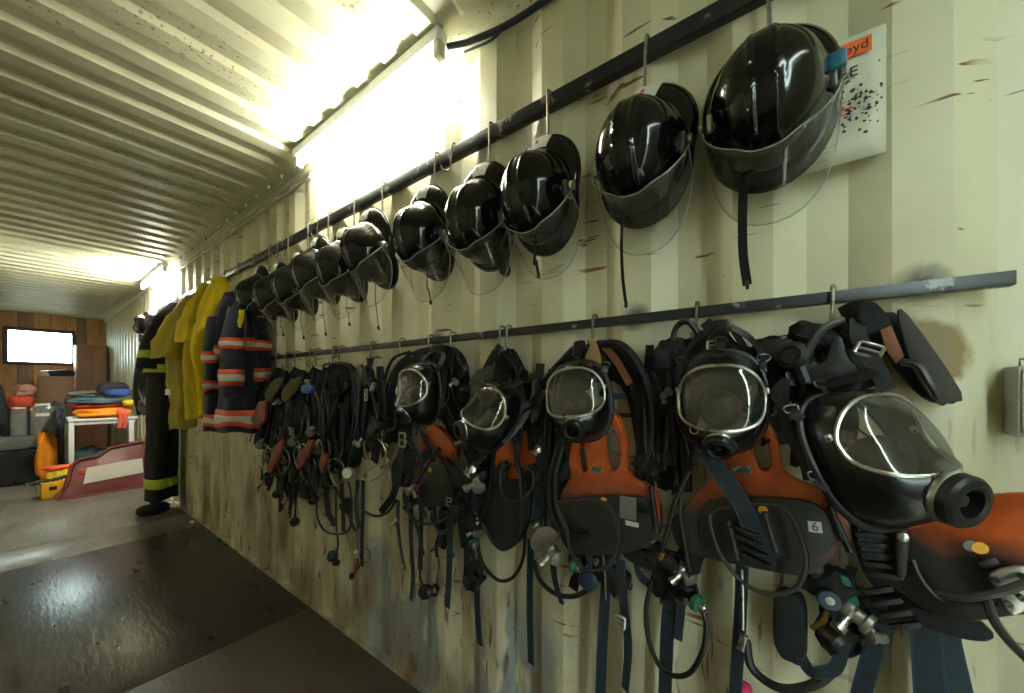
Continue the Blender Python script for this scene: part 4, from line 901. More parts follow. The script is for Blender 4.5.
t.strap('waist_strap', [(531, 540, 0.05), (530, 580, 0.05), (530, 620, 0.05), (531, 664, 0.045)], 0.026, twist=0.15); t.strap('waist_strap', [(553, 565, 0.06), (556, 585, 0.065), (562, 604, 0.06)], 0.022, twist=0.4)
t.strap('waist_strap', [(608, 560, 0.05), (605, 600, 0.05), (602, 650, 0.05), (600, 720, 0.05)], 0.030, twist=-0.25); t.strap('waist_strap', [(620, 560, 0.055), (623, 600, 0.06), (628, 645, 0.055), (625, 690, 0.05)], 0.026, twist=0.5)
buckle(t, 620, 622, 0.075, 0.024, 0.032, tilt=-0.1, r=0.005); t.hose('strap_pin', [(603, 553, 0.07), (605, 575, 0.07), (606, 600, 0.065)], 0.0025, 'steel'); t.strap('waist_strap', [(636, 552, 0.05), (640, 575, 0.06), (650, 585, 0.055)], 0.022)
t.pad('lumbar_pad', 640, 556, 0.045, 0.02, 0.05, 0.022, 'fabric_black', rot=0.2)
t.hose('shoulder_hose', [(598, 344, 0.05), (622, 346, 0.07), (642, 372, 0.075), (652, 410, 0.07), (650, 450, 0.06), (638, 478, 0.05)], 0.012, 'rubber'); t.hose('air_hose', [(592, 346, 0.05), (566, 356, 0.055), (545, 380, 0.055), (538, 400, 0.05)], 0.007)
t.strap('shoulder_strap', [(604, 348, 0.045), (622, 362, 0.055), (636, 390, 0.055), (642, 430, 0.05), (640, 470, 0.045)], 0.03, 'fabric_black'); t.strap('shoulder_strap', [(604, 346, 0.055), (616, 360, 0.065), (630, 384, 0.068)], 0.02, 'rust_brown')
t.part('shoulder_harness', plate(NB(), [Q(u, v, 0.025) for u, v in ((546, 392), (560, 362), (590, 344), (616, 346), (640, 366), (654, 410), (650, 470), (640, 480), (634, 440), (625, 395), (605, 380), (575, 400), (560, 440), (556, 480), (536, 490), (536, 420))], (), th=0.02, bev=0.006), 'fabric_black')
t.strap('cross_strap', [(600, 392, 0.08), (612, 396, 0.085), (626, 397, 0.08)], 0.018, 'webbing', nrm=(-1, 0, 0.2)); t.strap('shoulder_strap', [(572, 450, 0.06), (566, 468, 0.07), (560, 480, 0.075)], 0.02, 'webbing')
t.part('leather_strip', plate(NB(), [Q(u, v, 0.10) for u, v in ((592, 338), (597, 345), (601, 358), (600, 368), (597, 376), (590, 366), (585, 358), (589, 348))], (), th=0.004, bev=0.001), 'tan_leather', label='limp tan leather strip')
clutter(t, 532, 360, 566, 540, 0.03, 0.075, 46, 6, 2, 3, 1); clutter(t, 636, 370, 660, 500, 0.03, 0.06, 47, 3, 2, 1, 0); clutter(t, 560, 540, 650, 590, 0.03, 0.05, 48, 4, 2, 2, 2)
mask(571, 392, 0.215, 12, 6, 6, 'breathing mask below the tan leather strip, clear visor above a round port', 0.93)

# ---- set D
hook_low(508, 'steel hook holding the tilted mask with the loose rubber bib', 0.05); hook_low(501, 'spare steel hook beside the tilted mask', 0.04)
t = BA(508, 'breathing set behind the tilted mask, orange plate edge and black pouch')
pl = [Q(u, v, 0.055) for u, v in ((505, 385), (524, 392), (534, 430), (536, 470), (530, 500), (515, 520), (494, 515), (490, 470), (500, 430))]
bm = NB(); plate(bm, pl, (), th=0.03, bev=0.004); t.part('backplate', bm, 'plate_d', label='orange and sooty grey backplate')
t.part('pouch', plate(NB(), [Q(u, v, 0.075) for u, v in ((480, 490), (520, 480), (530, 505), (522, 535), (505, 552), (492, 545), (480, 520))], (), th=0.03, bev=0.008), 'fabric_black')
t.part('shoulder_harness', plate(NB(), [Q(u, v, 0.03) for u, v in ((490, 362), (505, 350), (514, 352), (528, 385), (534, 420), (530, 460), (516, 455), (508, 420), (500, 480), (480, 500), (470, 470), (480, 420))], (), th=0.022, bev=0.006), 'fabric_black')
t.strap('shoulder_strap', [(506, 350, 0.05), (518, 375, 0.06), (528, 410, 0.06), (532, 450, 0.055)], 0.028, 'fabric_black'); t.strap('shoulder_strap', [(500, 345, 0.05), (490, 360, 0.06), (480, 380, 0.06)], 0.024, 'fabric_black'); t.hose('air_hose', [(504, 352, 0.06), (516, 370, 0.07), (524, 400, 0.07), (520, 450, 0.06)], 0.006)
t.hose('handle_loop', [(504, 466, 0.09), (500, 485, 0.10), (506, 500, 0.105), (520, 500, 0.10), (532, 488, 0.09), (530, 470, 0.085)], 0.004, 'wire_grey', closed=True)
valve(t, 478, 482, 0.11, (-0.5, -0.6, -0.4), 1.0); valve(t, 472, 470, 0.11, (-0.5, 0.3, -0.6), 0.8); t.hose('air_hose', [(462, 450, 0.13), (466, 462, 0.125), (474, 474, 0.115)], 0.006, 'wire_grey')
bm = NB(); lathe(bm, [(0.012, 0), (0.014, 0.01), (0.002, 0.012)], Q(485, 475, 0.12), (-1, 0, 0.2), 14); t.part('blue_valve_cap', bm, 'blue_cap')
lung_demand(t, 474, 525, 0.07, 0.026, (-0.8, -0.2, 0.2), 'rubber_gloss'); valve(t, 476, 530, 0.07, (-0.4, -0.6, -0.3), 0.7, (474, 543, 0.085, (-0.6, -0.7, -0.3), 0.018))
t.hose('air_hose', [(478, 548, 0.06), (484, 566, 0.065), (498, 580, 0.07), (512, 578, 0.07), (522, 562, 0.065), (525, 540, 0.06), (524, 510, 0.055)], 0.006)
t.strap('waist_strap', [(478, 560, 0.05), (477, 590, 0.05), (478, 620, 0.05), (480, 645, 0.045)], 0.028, twist=0.15); t.strap('bottle_strap', [(463, 500, 0.06), (461, 520, 0.065), (462, 545, 0.06)], 0.016, 'fabric_black')
t.strap('neck_strap', [(484, 378, 0.20), (480, 395, 0.225), (486, 415, 0.22), (498, 428, 0.17), (510, 425, 0.10)], 0.012, 'rubber'); t.strap('mask_strap', [(488, 438, 0.16), (484, 455, 0.15), (474, 466, 0.13)], 0.016, 'rubber')
t.part('mask_bib', plate(NB(), [Q(u, v, 0.20) for u, v in ((468, 384), (478, 370), (490, 366), (494, 362), (492, 380), (482, 388), (476, 386))], (), th=0.006, bev=0.002), 'flap_grey')
clutter(t, 456, 430, 532, 560, 0.03, 0.09, 49, 7, 3, 4, 3); clutter(t, 495, 350, 532, 450, 0.03, 0.07, 50, 4, 2, 2, 0); clutter(t, 460, 500, 480, 590, 0.03, 0.06, 51, 3, 1, 2, 1)
mask(480, 404, 0.245, -4, 22, -24, 'tilted breathing mask with a loose grey rubber bib', 0.93)

# ---- set E
hook_low(452, 'steel hook holding the set with the square silver buckle', 0.03); hook_low(401, 'steel hook behind the mask with the tinted yellowish visor', 0.03); hook_low(430, 'slim steel hook hidden among the straps of the buckle set', 0.03)
t = BA(440, 'breathing set with square silver buckle hanging below an amber-tinted mask')
pl = [Q(u, v, 0.07) for u, v in ((430, 425), (442, 432), (452, 445), (458, 462), (468, 478), (468, 495), (455, 505), (425, 507), (408, 500), (404, 480), (414, 462), (420, 440))]
bm = NB(); plate(bm, pl, (), th=0.03, bev=0.004); bp_ = t.part('backplate', bm, 'plate_e', label='orange and sooty grey backplate')
bm = NB(); plate(bm, [Q(u, v, 0.082) for u, v in ((416, 474), (430, 464), (454, 466), (462, 482), (458, 498), (424, 500), (410, 490))], (), th=0.012, bev=0.004); t.part('plate_boss', bm, 'plastic_grey', bp_); sticker(t, 437, 452, 0.072, 0.03, 0.014, 'GKK', bp_, 'sticker_grey', size=0.011)
bm = NB(); lathe(bm, [(0.009, 0), (0.009, 0.003), (0.001, 0.004)], Q(430, 470, 0.085), (-1, 0, 0), 14); t.part('yellow_badge', bm, 'yellow_dot', bp_); bm = NB(); sweep(bm, spline(W([(424, 462, 0.085), (430, 457, 0.09), (445, 458, 0.09), (452, 464, 0.085)]), 5), 0.005, 6); t.part('carry_handle', bm, 'rubber', bp_)
t.strap('waist_strap', [(402, 430, 0.11), (401, 448, 0.115), (399, 470, 0.11), (396, 490, 0.10)], 0.032, 'webbing'); buckle(t, 402, 440, 0.125, 0.04, 0.055, r=0.0045)
t.part('shoulder_harness', plate(NB(), [Q(u, v, 0.03) for u, v in ((390, 372), (410, 352), (440, 345), (458, 352), (466, 378), (464, 430), (452, 440), (440, 420), (420, 420), (405, 440), (390, 440), (382, 410))], (), th=0.025, bev=0.006), 'fabric_black')
t.strap('shoulder_strap', [(425, 352, 0.06), (434, 350, 0.09), (436, 362, 0.11), (430, 378, 0.12)], 0.03, 'fabric_black'); t.strap('shoulder_strap', [(448, 350, 0.05), (458, 362, 0.06), (462, 390, 0.06), (460, 420, 0.055)], 0.03, 'fabric_black'); t.strap('shoulder_strap', [(440, 372, 0.09), (446, 395, 0.09), (448, 420, 0.08)], 0.02, 'rubber')
t.hose('air_hose', [(410, 352, 0.06), (394, 358, 0.07), (386, 375, 0.07), (382, 400, 0.065)], 0.007); t.hose('air_hose', [(412, 356, 0.05), (398, 364, 0.06), (390, 382, 0.06), (388, 410, 0.055)], 0.006, 'wire_grey'); t.hose('air_hose', [(424, 352, 0.06), (440, 346, 0.08), (455, 352, 0.07), (460, 370, 0.06)], 0.006)
t.pad('harness_pad', 436, 402, 0.10, 0.025, 0.05, 0.035, 'rubber', rot=-0.4, wob=0.35); t.pad('harness_pad', 388, 430, 0.05, 0.02, 0.05, 0.05, 'fabric_black', wob=0.35); t.pad('hip_pad', 410, 462, 0.06, 0.02, 0.05, 0.05, 'fabric_black', rot=0.2, wob=0.25)
valve(t, 412, 489, 0.10, (-0.7, 0.2, -0.2), 0.75); bm = NB(); pillow(bm, Q(417, 486, 0.105), 0.012, 0.014, 0.009, None, 0.7); t.part('red_button', bm, 'red_part')
t.hose('air_hose', [(408, 505, 0.06), (415, 520, 0.07), (432, 524, 0.07), (450, 516, 0.07), (458, 500, 0.06)], 0.006); t.hose('air_hose', [(452, 452, 0.09), (458, 466, 0.10), (464, 478, 0.10)], 0.004, 'wire_grey')
t.strap('waist_strap', [(398, 500, 0.05), (398, 525, 0.05), (401, 550, 0.055), (405, 570, 0.05)], 0.024, twist=0.3); t.strap('waist_strap', [(411, 505, 0.045), (411, 540, 0.045), (413, 575, 0.045), (411, 600, 0.04)], 0.028, twist=0.2); t.strap('waist_strap', [(421, 505, 0.04), (421, 535, 0.04), (420, 570, 0.04)], 0.024, twist=-0.2); t.strap('waist_strap', [(451, 500, 0.06), (450, 540, 0.06), (449, 575, 0.06), (447, 607, 0.055)], 0.034, twist=0.1)
buckle(t, 449, 502, 0.08, 0.025, 0.03); t.hose('air_hose', [(421, 560, 0.04), (420, 578, 0.045), (425, 590, 0.045)], 0.005); lung_demand(t, 425, 592, 0.045, 0.03, (-0.7, -0.4, 0.2), 'rubber_gloss'); lung_demand(t, 434, 590, 0.05, 0.024, (-0.6, 0.4, 0.3), 'rubber_gloss'); t.strap('waist_strap', [(434, 505, 0.05), (438, 530, 0.06), (446, 532, 0.06)], 0.02)
t.strap('carry_strap', [(396, 418, 0.13), (394, 428, 0.12), (386, 432, 0.10), (382, 450, 0.09)], 0.012, 'rubber')
clutter(t, 382, 430, 470, 525, 0.04, 0.10, 52, 7, 3, 4, 4); clutter(t, 415, 345, 468, 440, 0.04, 0.10, 53, 6, 3, 3, 2); clutter(t, 396, 500, 460, 570, 0.03, 0.05, 54, 4, 2, 1, 1)
mask(404, 388, 0.255, -2, 2, 4, 'breathing mask with amber-tinted visor seen from its side, above a square silver buckle', 0.95)

# ---- set F: slim frame with gauge, no mask
hook_low(372, 'steel hook holding the blue-grey strap beside the gauge set', 0.03); hook_low(341, 'steel hook holding the slim gauge set', 0.03); hook_low(334, 'thin bent hook on the khaki padded gauge set', 0.04)
t = BA(345, 'breathing set without mask, round silver gauge and khaki pads')
t.ring('back_frame', [(323, 370, 0.06), (330, 364, 0.06), (346, 364, 0.07), (352, 374, 0.07), (354, 410, 0.07), (350, 450, 0.07), (346, 470, 0.07), (330, 468, 0.06), (324, 420, 0.06)], 0.006, 'wire_grey', n=4)
t.part('shoulder_harness', plate(NB(), [Q(u, v, 0.035) for u, v in ((322, 372), (336, 362), (352, 368), (356, 400), (358, 440), (352, 468), (330, 465), (320, 430), (318, 395))], (), th=0.025, bev=0.006), 'fabric_black')
t.part('khaki_pad', plate(NB(), [Q(u, v, 0.09) for u, v in ((324, 396), (336, 386), (342, 381), (347, 386), (340, 394), (330, 402))], (), th=0.012, bev=0.003), 'khaki'); t.part('khaki_pad', plate(NB(), [Q(u, v, 0.095) for u, v in ((320, 408), (328, 402), (341, 402), (340, 408))], (), th=0.012, bev=0.003), 'khaki')
t.strap('shoulder_strap', [(342, 404, 0.09), (342, 425, 0.095), (340, 450, 0.095), (336, 462, 0.09)], 0.05, 'webbing'); t.strap('shoulder_strap', [(330, 405, 0.08), (333, 430, 0.08), (330, 455, 0.075)], 0.03, 'fabric_black')
t.hose('air_hose', [(355, 370, 0.08), (358, 385, 0.09), (358, 410, 0.10), (354, 440, 0.10), (350, 462, 0.10)], 0.0045, 'steel_dark'); t.hose('air_hose', [(352, 372, 0.08), (356, 400, 0.085), (356, 430, 0.085), (354, 460, 0.08)], 0.004, 'wire_grey')
gauge(t, 348, 473, 0.11, 0.028, (-0.85, -0.55, 0.1)); t.ring('waist_buckle', [(328, 466, 0.10), (332, 459, 0.10), (340, 461, 0.10), (344, 468, 0.10), (342, 480, 0.10), (336, 486, 0.10)], 0.0032, 'steel', n=3)
t.hose('air_hose', [(326, 490, 0.06), (318, 500, 0.065), (317, 515, 0.07), (324, 530, 0.07), (338, 534, 0.07), (350, 528, 0.065), (352, 500, 0.06)], 0.006); t.hose('air_hose', [(336, 485, 0.06), (336, 520, 0.06), (338, 545, 0.065), (334, 556, 0.068)], 0.005); t.hose('air_hose', [(356, 480, 0.06), (357, 520, 0.06), (358, 550, 0.06)], 0.004, 'wire_grey')
lung_demand(t, 332, 556, 0.07, 0.03, (-0.8, -0.1, 0.3), 'blue_cap'); lung_demand(t, 336, 563, 0.065, 0.02, (-0.5, -0.5, -0.5), 'rubber'); bm = NB(); pillow(bm, Q(357, 566, 0.065), 0.012, 0.016, 0.016, None, 0.8, 0.3); t.part('red_button', bm, 'red_part')
bm = NB(); lathe(bm, [(0.015, -0.004), (0.017, 0.0), (0.015, 0.007), (0.002, 0.008)], Q(352, 576, 0.06), (-1, -0.2, 0.1), 16); t.part('dust_cap', bm, 'blue_cap'); t.ring('cap_tether', [(364, 548, 0.06), (370, 552, 0.06), (369, 560, 0.06), (363, 562, 0.06), (360, 555, 0.06)], 0.002, 'blue_cap', n=4)
t.hose('cap_tether', [(358, 548, 0.06), (358, 560, 0.062), (357, 568, 0.063), (353, 575, 0.058)], 0.0035, 'rubber'); valve(t, 357, 553, 0.065, (-0.4, -0.3, -0.8), 0.6); t.strap('waist_strap', [(363, 480, 0.05), (363, 510, 0.05), (362, 540, 0.05), (362, 566, 0.05)], 0.028, twist=0.1)
t.hose('air_hose', [(362, 510, 0.05), (375, 516, 0.06), (388, 512, 0.06), (396, 500, 0.055)], 0.006)
clutter(t, 316, 372, 358, 470, 0.05, 0.12, 55, 7, 4, 4, 4, 1.2); clutter(t, 318, 470, 362, 540, 0.04, 0.08, 56, 3, 2, 1, 2)
# ---- set F2: blue-grey strap with triangular steel frames
t = BA(372, 'slack blue-grey shoulder strap with two triangular steel frames')
t.strap('shoulder_strap', [(371, 358, 0.06), (367, 380, 0.08), (364, 410, 0.085), (362, 445, 0.08)], 0.05, 'webbing', twist=0.4); t.strap('shoulder_strap', [(372, 400, 0.05), (368, 430, 0.06), (366, 460, 0.06)], 0.04, 'rust_brown')
t.ring('triangle_frame', [(364, 442, 0.09), (377, 438, 0.10), (386, 452, 0.11), (380, 466, 0.11), (368, 462, 0.10)], 0.0032, 'steel', n=2); t.ring('triangle_frame', [(388, 462, 0.10), (378, 478, 0.11), (364, 480, 0.10), (362, 474, 0.10), (374, 468, 0.11), (384, 458, 0.11)], 0.0035, 'steel', n=3); t.hose('strap_pin', [(383, 430, 0.09), (382, 440, 0.09), (388, 446, 0.09)], 0.003, 'steel')
t.strap('shoulder_strap', [(382, 420, 0.05), (378, 440, 0.06), (374, 462, 0.06)], 0.06, 'fabric_black'); buckle(t, 366, 395, 0.095, 0.02, 0.05, 'steel')
clutter(t, 360, 365, 388, 470, 0.04, 0.10, 57, 6, 3, 3, 3, 1.2)
# ---- sets G to J: crowded at the end of the rail
def far_set(u, label, dx, seed, orange=None, blue=False, khaki=True, low=520, hv=(455, 470)):
    random.seed(seed); t = BA(u, label); f = lambda a, b, c: (u+a*dx, b, c)
    t.part('shoulder_harness', plate(NB(), [Q(*f(a, b, 0.03)) for a, b in ((-8, 376), (0, 370), (8, 374), (12, 400), (8, 440), (-4, 462), (-16, 450), (-20, 420), (-16, 390))], (), th=0.03, bev=0.008), 'fabric_black')
    t.strap('shoulder_strap', [f(0, 368, 0.05), f(-10, 385, 0.09), f(-20, 410, 0.11), f(-28, 445, 0.12)], 0.045, 'fabric_black', nrm=(-0.8, -0.5, 0)); t.strap('shoulder_strap', [f(4, 372, 0.05), f(2, 395, 0.09), f(-6, 430, 0.11), f(-10, 460, 0.11)], 0.04, 'webbing', nrm=(-0.7, -0.6, 0))
    t.pad('shoulder_pad', *f(-10, 392, 0.09), 0.04, 0.05, 0.035, 'fabric_black', rot=0.4, wob=0.35, seed=seed)
    if khaki: t.part('khaki_pad', plate(NB(), [Q(*f(a, b, 0.17)) for a, b in ((-18, 394), (-10, 382), (2, 377), (1, 385), (-9, 398), (-15, 402))], (), th=0.014, bev=0.004), 'khaki')
    if orange: t.part('backplate', plate(NB(), [Q(*p, 0.17) for p in orange], (), th=0.02, bev=0.004), 'rust_orange', label='narrow orange backplate edge')
    t.hose('air_hose', [f(-2, 372, 0.06), f(-8, 395, 0.12), f(-14, 430, 0.13), f(-20, hv[0], 0.13)], 0.006, 'wire_grey'); t.hose('air_hose', [f(6, 376, 0.06), f(8, 410, 0.09), f(4, 450, 0.09), f(0, low-30, 0.08), f(-3, low, 0.068)], 0.006)
    lung_demand(t, *f(-3, low, 0.07), 0.028, (-0.7, -0.4, 0.1), 'rubber_gloss'); valve(t, *f(-22, hv[0], 0.13), (-0.6, -0.5, -0.3), 1.0); valve(t, *f(-14, hv[1], 0.12), (-0.3, -0.6, -0.6), 0.9)
    t.ring('steel_loop', [f(-22, hv[1]-2, 0.12), f(-12, hv[1]-8, 0.13), f(-8, hv[1]+6, 0.12), f(-18, hv[1]+16, 0.11)], 0.004, 'steel', n=3)
    t.strap('waist_strap', [f(0, 450, 0.05), f(2, 480, 0.06), f(0, 500, 0.06)], 0.03, 'fabric_black', twist=0.4)
    clutter(t, u-30*dx, 378, u+8*dx, hv[1]+15, 0.05, 0.13, seed+60, 7, 4, 4, 2, 1.3); clutter(t, u-22*dx, 450, u+2, low, 0.05, 0.10, seed+70, 5, 3, 2, 1, 1.2)
    if blue: t.part('blue_pouch', pillow(NB(), Q(*f(-8, 389, 0.2)), 0.02, 0.045, 0.022, None, 0.6), 'blue_bright', label='bright blue plastic cap')
    return t
for u_, l_ in ((317, 'steel hook holding the set with the bright blue cap'), (311, 'steel hook next to the set with the bright blue cap'), (296, 'steel hook holding the set with diagonal orange strip'), (287, 'slanted steel hook by the navy coats'), (277, 'steel hook at the far end of the lower rail')): hook_low(u_, l_, 0.035)
far_set(316, 'crowded breathing set with a bright blue cap among black straps', 1.0, 1, ((296, 458), (308, 440), (314, 440), (304, 462), (298, 470)), True, False, 500, (440, 452))
far_set(297, 'crowded breathing set with khaki pad and diagonal orange strip', 0.9, 2, ((266, 470), (274, 448), (282, 438), (280, 452), (270, 474)), False, True, 522, (448, 458))
far_set(279, 'end breathing set beside the navy coats, orange plate and chromed valves', 0.8, 3, ((250, 420), (258, 402), (265, 400), (264, 420), (258, 430)), False, True, 494, (443, 456))
far_set(328, 'crowded breathing set with black straps and small steel loops, no mask', 0.7, 5, ((318, 466), (322, 452), (326, 456), (322, 474)), False, False, 484, (430, 448))

# ------------------------------------------------------------------ hanging clothes
class Cloth:
    "a hanging garment tube lofted through (centre, half width along wall, half depth) sections with folds"
    def __init__(s, secs, folds=5, amp=0.10, seed=0, n=36): s.S = [(Q(*a[:3]), a[3], a[4]) for a in secs]; s.k = folds; s.amp = amp; s.sd = seed; s.n = n
    def at(s, t):
        m = len(s.S)-1; x = min(t*m, m-1e-6); i = int(x); f = x-i
        P = [s.S[max(0, min(m, j))] for j in (i-1, i, i+1, i+2)]
        def cr(a, b, c, d): return 0.5*((2*b)+(c-a)*f+(2*a-5*b+4*c-d)*f*f+(3*b-a-3*c+d)*f**3)
        return cr(*[p[0] for p in P]), cr(*[p[1] for p in P]), cr(*[p[2] for p in P])
    def ring(s, t, off=0.0):
        c, hy, hx = s.at(t); out = []
        for k in range(s.n):
            a = 2*math.pi*k/s.n
            f = 1+s.amp*math.sin(s.k*a+s.sd+2.2*t)*min(1, 0.35+t)+s.amp*1.0*noise.noise(V((math.cos(a)*1.8, math.sin(a)*1.8, t*5+s.sd*3.3)))+s.amp*0.6*noise.noise(V((math.cos(a)*4, math.sin(a)*4, t*11+s.sd*1.7)))
            out.append(c+V((-math.sin(a)*(hx*f+off), math.cos(a)*(hy*f+off), 0.012*math.sin(3*a+s.sd)*(t > 0.9))))
        return out
    def bm(s, t0=0, t1=1, off=0.0, rows=26, cap=True, tilt=0.0):
        bm = NB(); R_ = []
        for j in range(rows+1): R_.append([bm.verts.new(p) for p in s.ring(t0+(t1-t0)*j/rows, off)])
        for A, B in zip(R_, R_[1:]):
            for k in range(s.n): bm.faces.new((A[k], A[(k+1) % s.n], B[(k+1) % s.n], B[k]))
        if cap: bm.faces.new(R_[0][::-1]); bm.faces.new(R_[-1])
        bmesh.ops.recalc_face_normals(bm, faces=bm.faces); return bm
def band(t, g, t0, t1, parent, outer='stripe_orange', inner='stripe_silver'):
    b_ = t.part('reflective_band', g.bm(t0, t1, 0.006, 4, False), outer, parent, sharp=60, solid=0.002)
    if inner:
        q = (t1-t0)*0.30; t.part('reflective_strip', g.bm(t0+q, t1-q, 0.009, 3, False), inner, b_, sharp=60, solid=0.002)
def coat(label, u, v, body, sleeves, m, bands, sbands, collar=True, outer='stripe_orange', inner='stripe_silver', seed=0):
    t = T('fire_coat', label, 'coat', Q(u, v, 0.03)); g = Cloth(body, 5, 0.09, seed); b_ = t.part('body', g.bm(), m, sharp=70)
    for a_, c_ in bands: band(t, g, a_, c_, b_, outer, inner)
    for i, s_ in enumerate(sleeves):
        gs = Cloth(s_, 3, 0.10, seed+i+3, 20); so = t.part('sleeve', gs.bm(rows=18), m, sharp=70)
        for a_, c_ in sbands: band(t, gs, a_, c_, so, outer, inner)
    if collar: t.part('collar', pillow(NB(), Q(u, v+6, 0.07), 0.05, 0.07, 0.03, None, 0.8, 0.3), m)
    return t
coat('navy fire coat with orange and silver bands, right beside the last breathing set', 252, 285,
     [(247, 298, 0.09, 0.05, 0.05), (244, 314, 0.12, 0.13, 0.08), (243, 345, 0.14, 0.17, 0.095), (241, 385, 0.15, 0.18, 0.105), (239, 430, 0.16, 0.19, 0.11)],
     [[(238, 308, 0.19, 0.07, 0.05), (234, 335, 0.23, 0.075, 0.06), (232, 362, 0.25, 0.075, 0.06), (231, 396, 0.25, 0.06, 0.055)], [(259, 318, 0.08, 0.05, 0.045), (261, 338, 0.08, 0.055, 0.048), (262, 362, 0.08, 0.055, 0.048), (262, 390, 0.08, 0.05, 0.045)]],
     'navy', [(0.46, 0.55), (0.87, 0.96)], [(0.38, 0.52), (0.74, 0.88)], seed=1)
coat('navy fire coat with orange bands hung between the yellow trousers and the other navy coat', 232, 290,
     [(231, 298, 0.08, 0.05, 0.05), (228, 315, 0.11, 0.10, 0.08), (224, 350, 0.14, 0.13, 0.095), (222, 390, 0.14, 0.13, 0.10), (221, 430, 0.15, 0.14, 0.105)],
     [[(216, 318, 0.18, 0.07, 0.05), (213, 345, 0.21, 0.07, 0.055), (212, 372, 0.22, 0.065, 0.05), (212, 394, 0.21, 0.06, 0.05)]],
     'navy', [(0.48, 0.56), (0.88, 0.96)], [(0.42, 0.56), (0.78, 0.92)], seed=2)
p = Q(241, 318, 0.24); o = obj('yellow_tag', pillow(NB(), (0, 0, 0), 0.012, 0.02, 0.05, Matrix.Rotation(0.4, 3, 'X'), 0.5, 0.4), 'yellow_mid'); o.location = p; tag(o, 'small yellow glove tucked at the neck of the navy coat', 'glove')
def trousers(label, u, v, top, legs, m, seed):
    t = T('fire_trousers', label, 'trousers', Q(u, v, 0.03)); g = Cloth(top, 4, 0.20, seed, 36); t.part('waist', g.bm(), m, sharp=70)
    for i, l in enumerate(legs): gl = Cloth(l, 4, 0.18, seed+2*i+1, 32); t.part('trouser_leg', gl.bm(), m, sharp=70)
    return t
trousers('bright yellow fire trousers bunched on the hook beside the navy coats', 221, 276,
     [(221, 277, 0.06, 0.04, 0.045), (217, 292, 0.10, 0.08, 0.07), (213, 315, 0.13, 0.09, 0.085), (209, 335, 0.15, 0.09, 0.09)],
     [[(206, 325, 0.17, 0.07, 0.07), (202, 352, 0.18, 0.075, 0.07), (205, 380, 0.14, 0.07, 0.06), (206, 412, 0.12, 0.07, 0.055)], [(212, 325, 0.09, 0.07, 0.06), (210, 360, 0.09, 0.07, 0.06), (209, 395, 0.085, 0.065, 0.05)]], 'yellow_bright', 3)
trousers('mid yellow fire trousers hanging between the bright and the olive pair', 208, 284,
     [(208, 284, 0.06, 0.05, 0.05), (203, 300, 0.11, 0.08, 0.08), (197, 320, 0.16, 0.09, 0.10), (192, 342, 0.20, 0.08, 0.09)],
     [[(199, 330, 0.14, 0.08, 0.08), (196, 360, 0.14, 0.08, 0.08), (197, 395, 0.12, 0.08, 0.075), (198, 418, 0.11, 0.075, 0.07)]], 'yellow_mid', 5)
trousers('olive yellow fire trousers next to the black suit', 193, 296,
     [(193, 296, 0.06, 0.05, 0.05), (187, 312, 0.13, 0.10, 0.09), (179, 335, 0.20, 0.12, 0.12), (172, 358, 0.25, 0.12, 0.11)],
     [[(184, 345, 0.16, 0.11, 0.10), (183, 375, 0.16, 0.10, 0.10), (184, 405, 0.15, 0.10, 0.09), (184, 428, 0.14, 0.10, 0.085)]], 'yellow_olive', 7)
t = coat('long black fire suit with lime bands, its trousers reaching the floor', 178, 302,
     [(177, 304, 0.09, 0.07, 0.06), (170, 318, 0.16, 0.16, 0.11), (163, 340, 0.21, 0.20, 0.145), (160, 372, 0.21, 0.20, 0.15)],
     [[(158, 325, 0.26, 0.10, 0.07), (152, 345, 0.30, 0.10, 0.08), (149, 368, 0.32, 0.10, 0.08)]], 'suit_black', [], [(0.62, 0.76)], outer='stripe_lime', inner=None, seed=4)
g = Cloth([(160, 350, 0.24, 0.12, 0.09), (160, 362, 0.24, 0.13, 0.10), (160, 376, 0.24, 0.12, 0.10)], 3, 0.1, 8, 20); so = t.part('sleeve', g.bm(), 'suit_black', sharp=70); band(t, g, 0.60, 0.85, so, 'stripe_lime', None)
for i, (u, c) in enumerate(((157, 0.20), (168, 0.10))):
    g = Cloth([(u+2, 355, c, 0.15, 0.09), (u+1, 400, c, 0.14, 0.085), (u, 450, c, 0.13, 0.08), (u-1, 500 if i == 0 else 496, c, 0.13, 0.085)], 3, 0.10, 9+i, 24); lg = t.part('trouser_leg', g.bm(), 'suit_black', sharp=70); band(t, g, 0.83, 0.89, lg, 'stripe_lime', None)
p = Q(156, 500, 0.20); t.part('boot', pillow(NB(), V((p.x-0.02, p.y-0.02, 0.056)), 0.13, 0.09, 0.055, None, 0.7, 0.15), 'suit_black')
t.part('white_patch', plate(NB(), [Q(u, v, 0.335) for u, v in ((165, 389), (170, 389), (170, 395), (165, 395))], (), th=0.006), 'sticker_white')
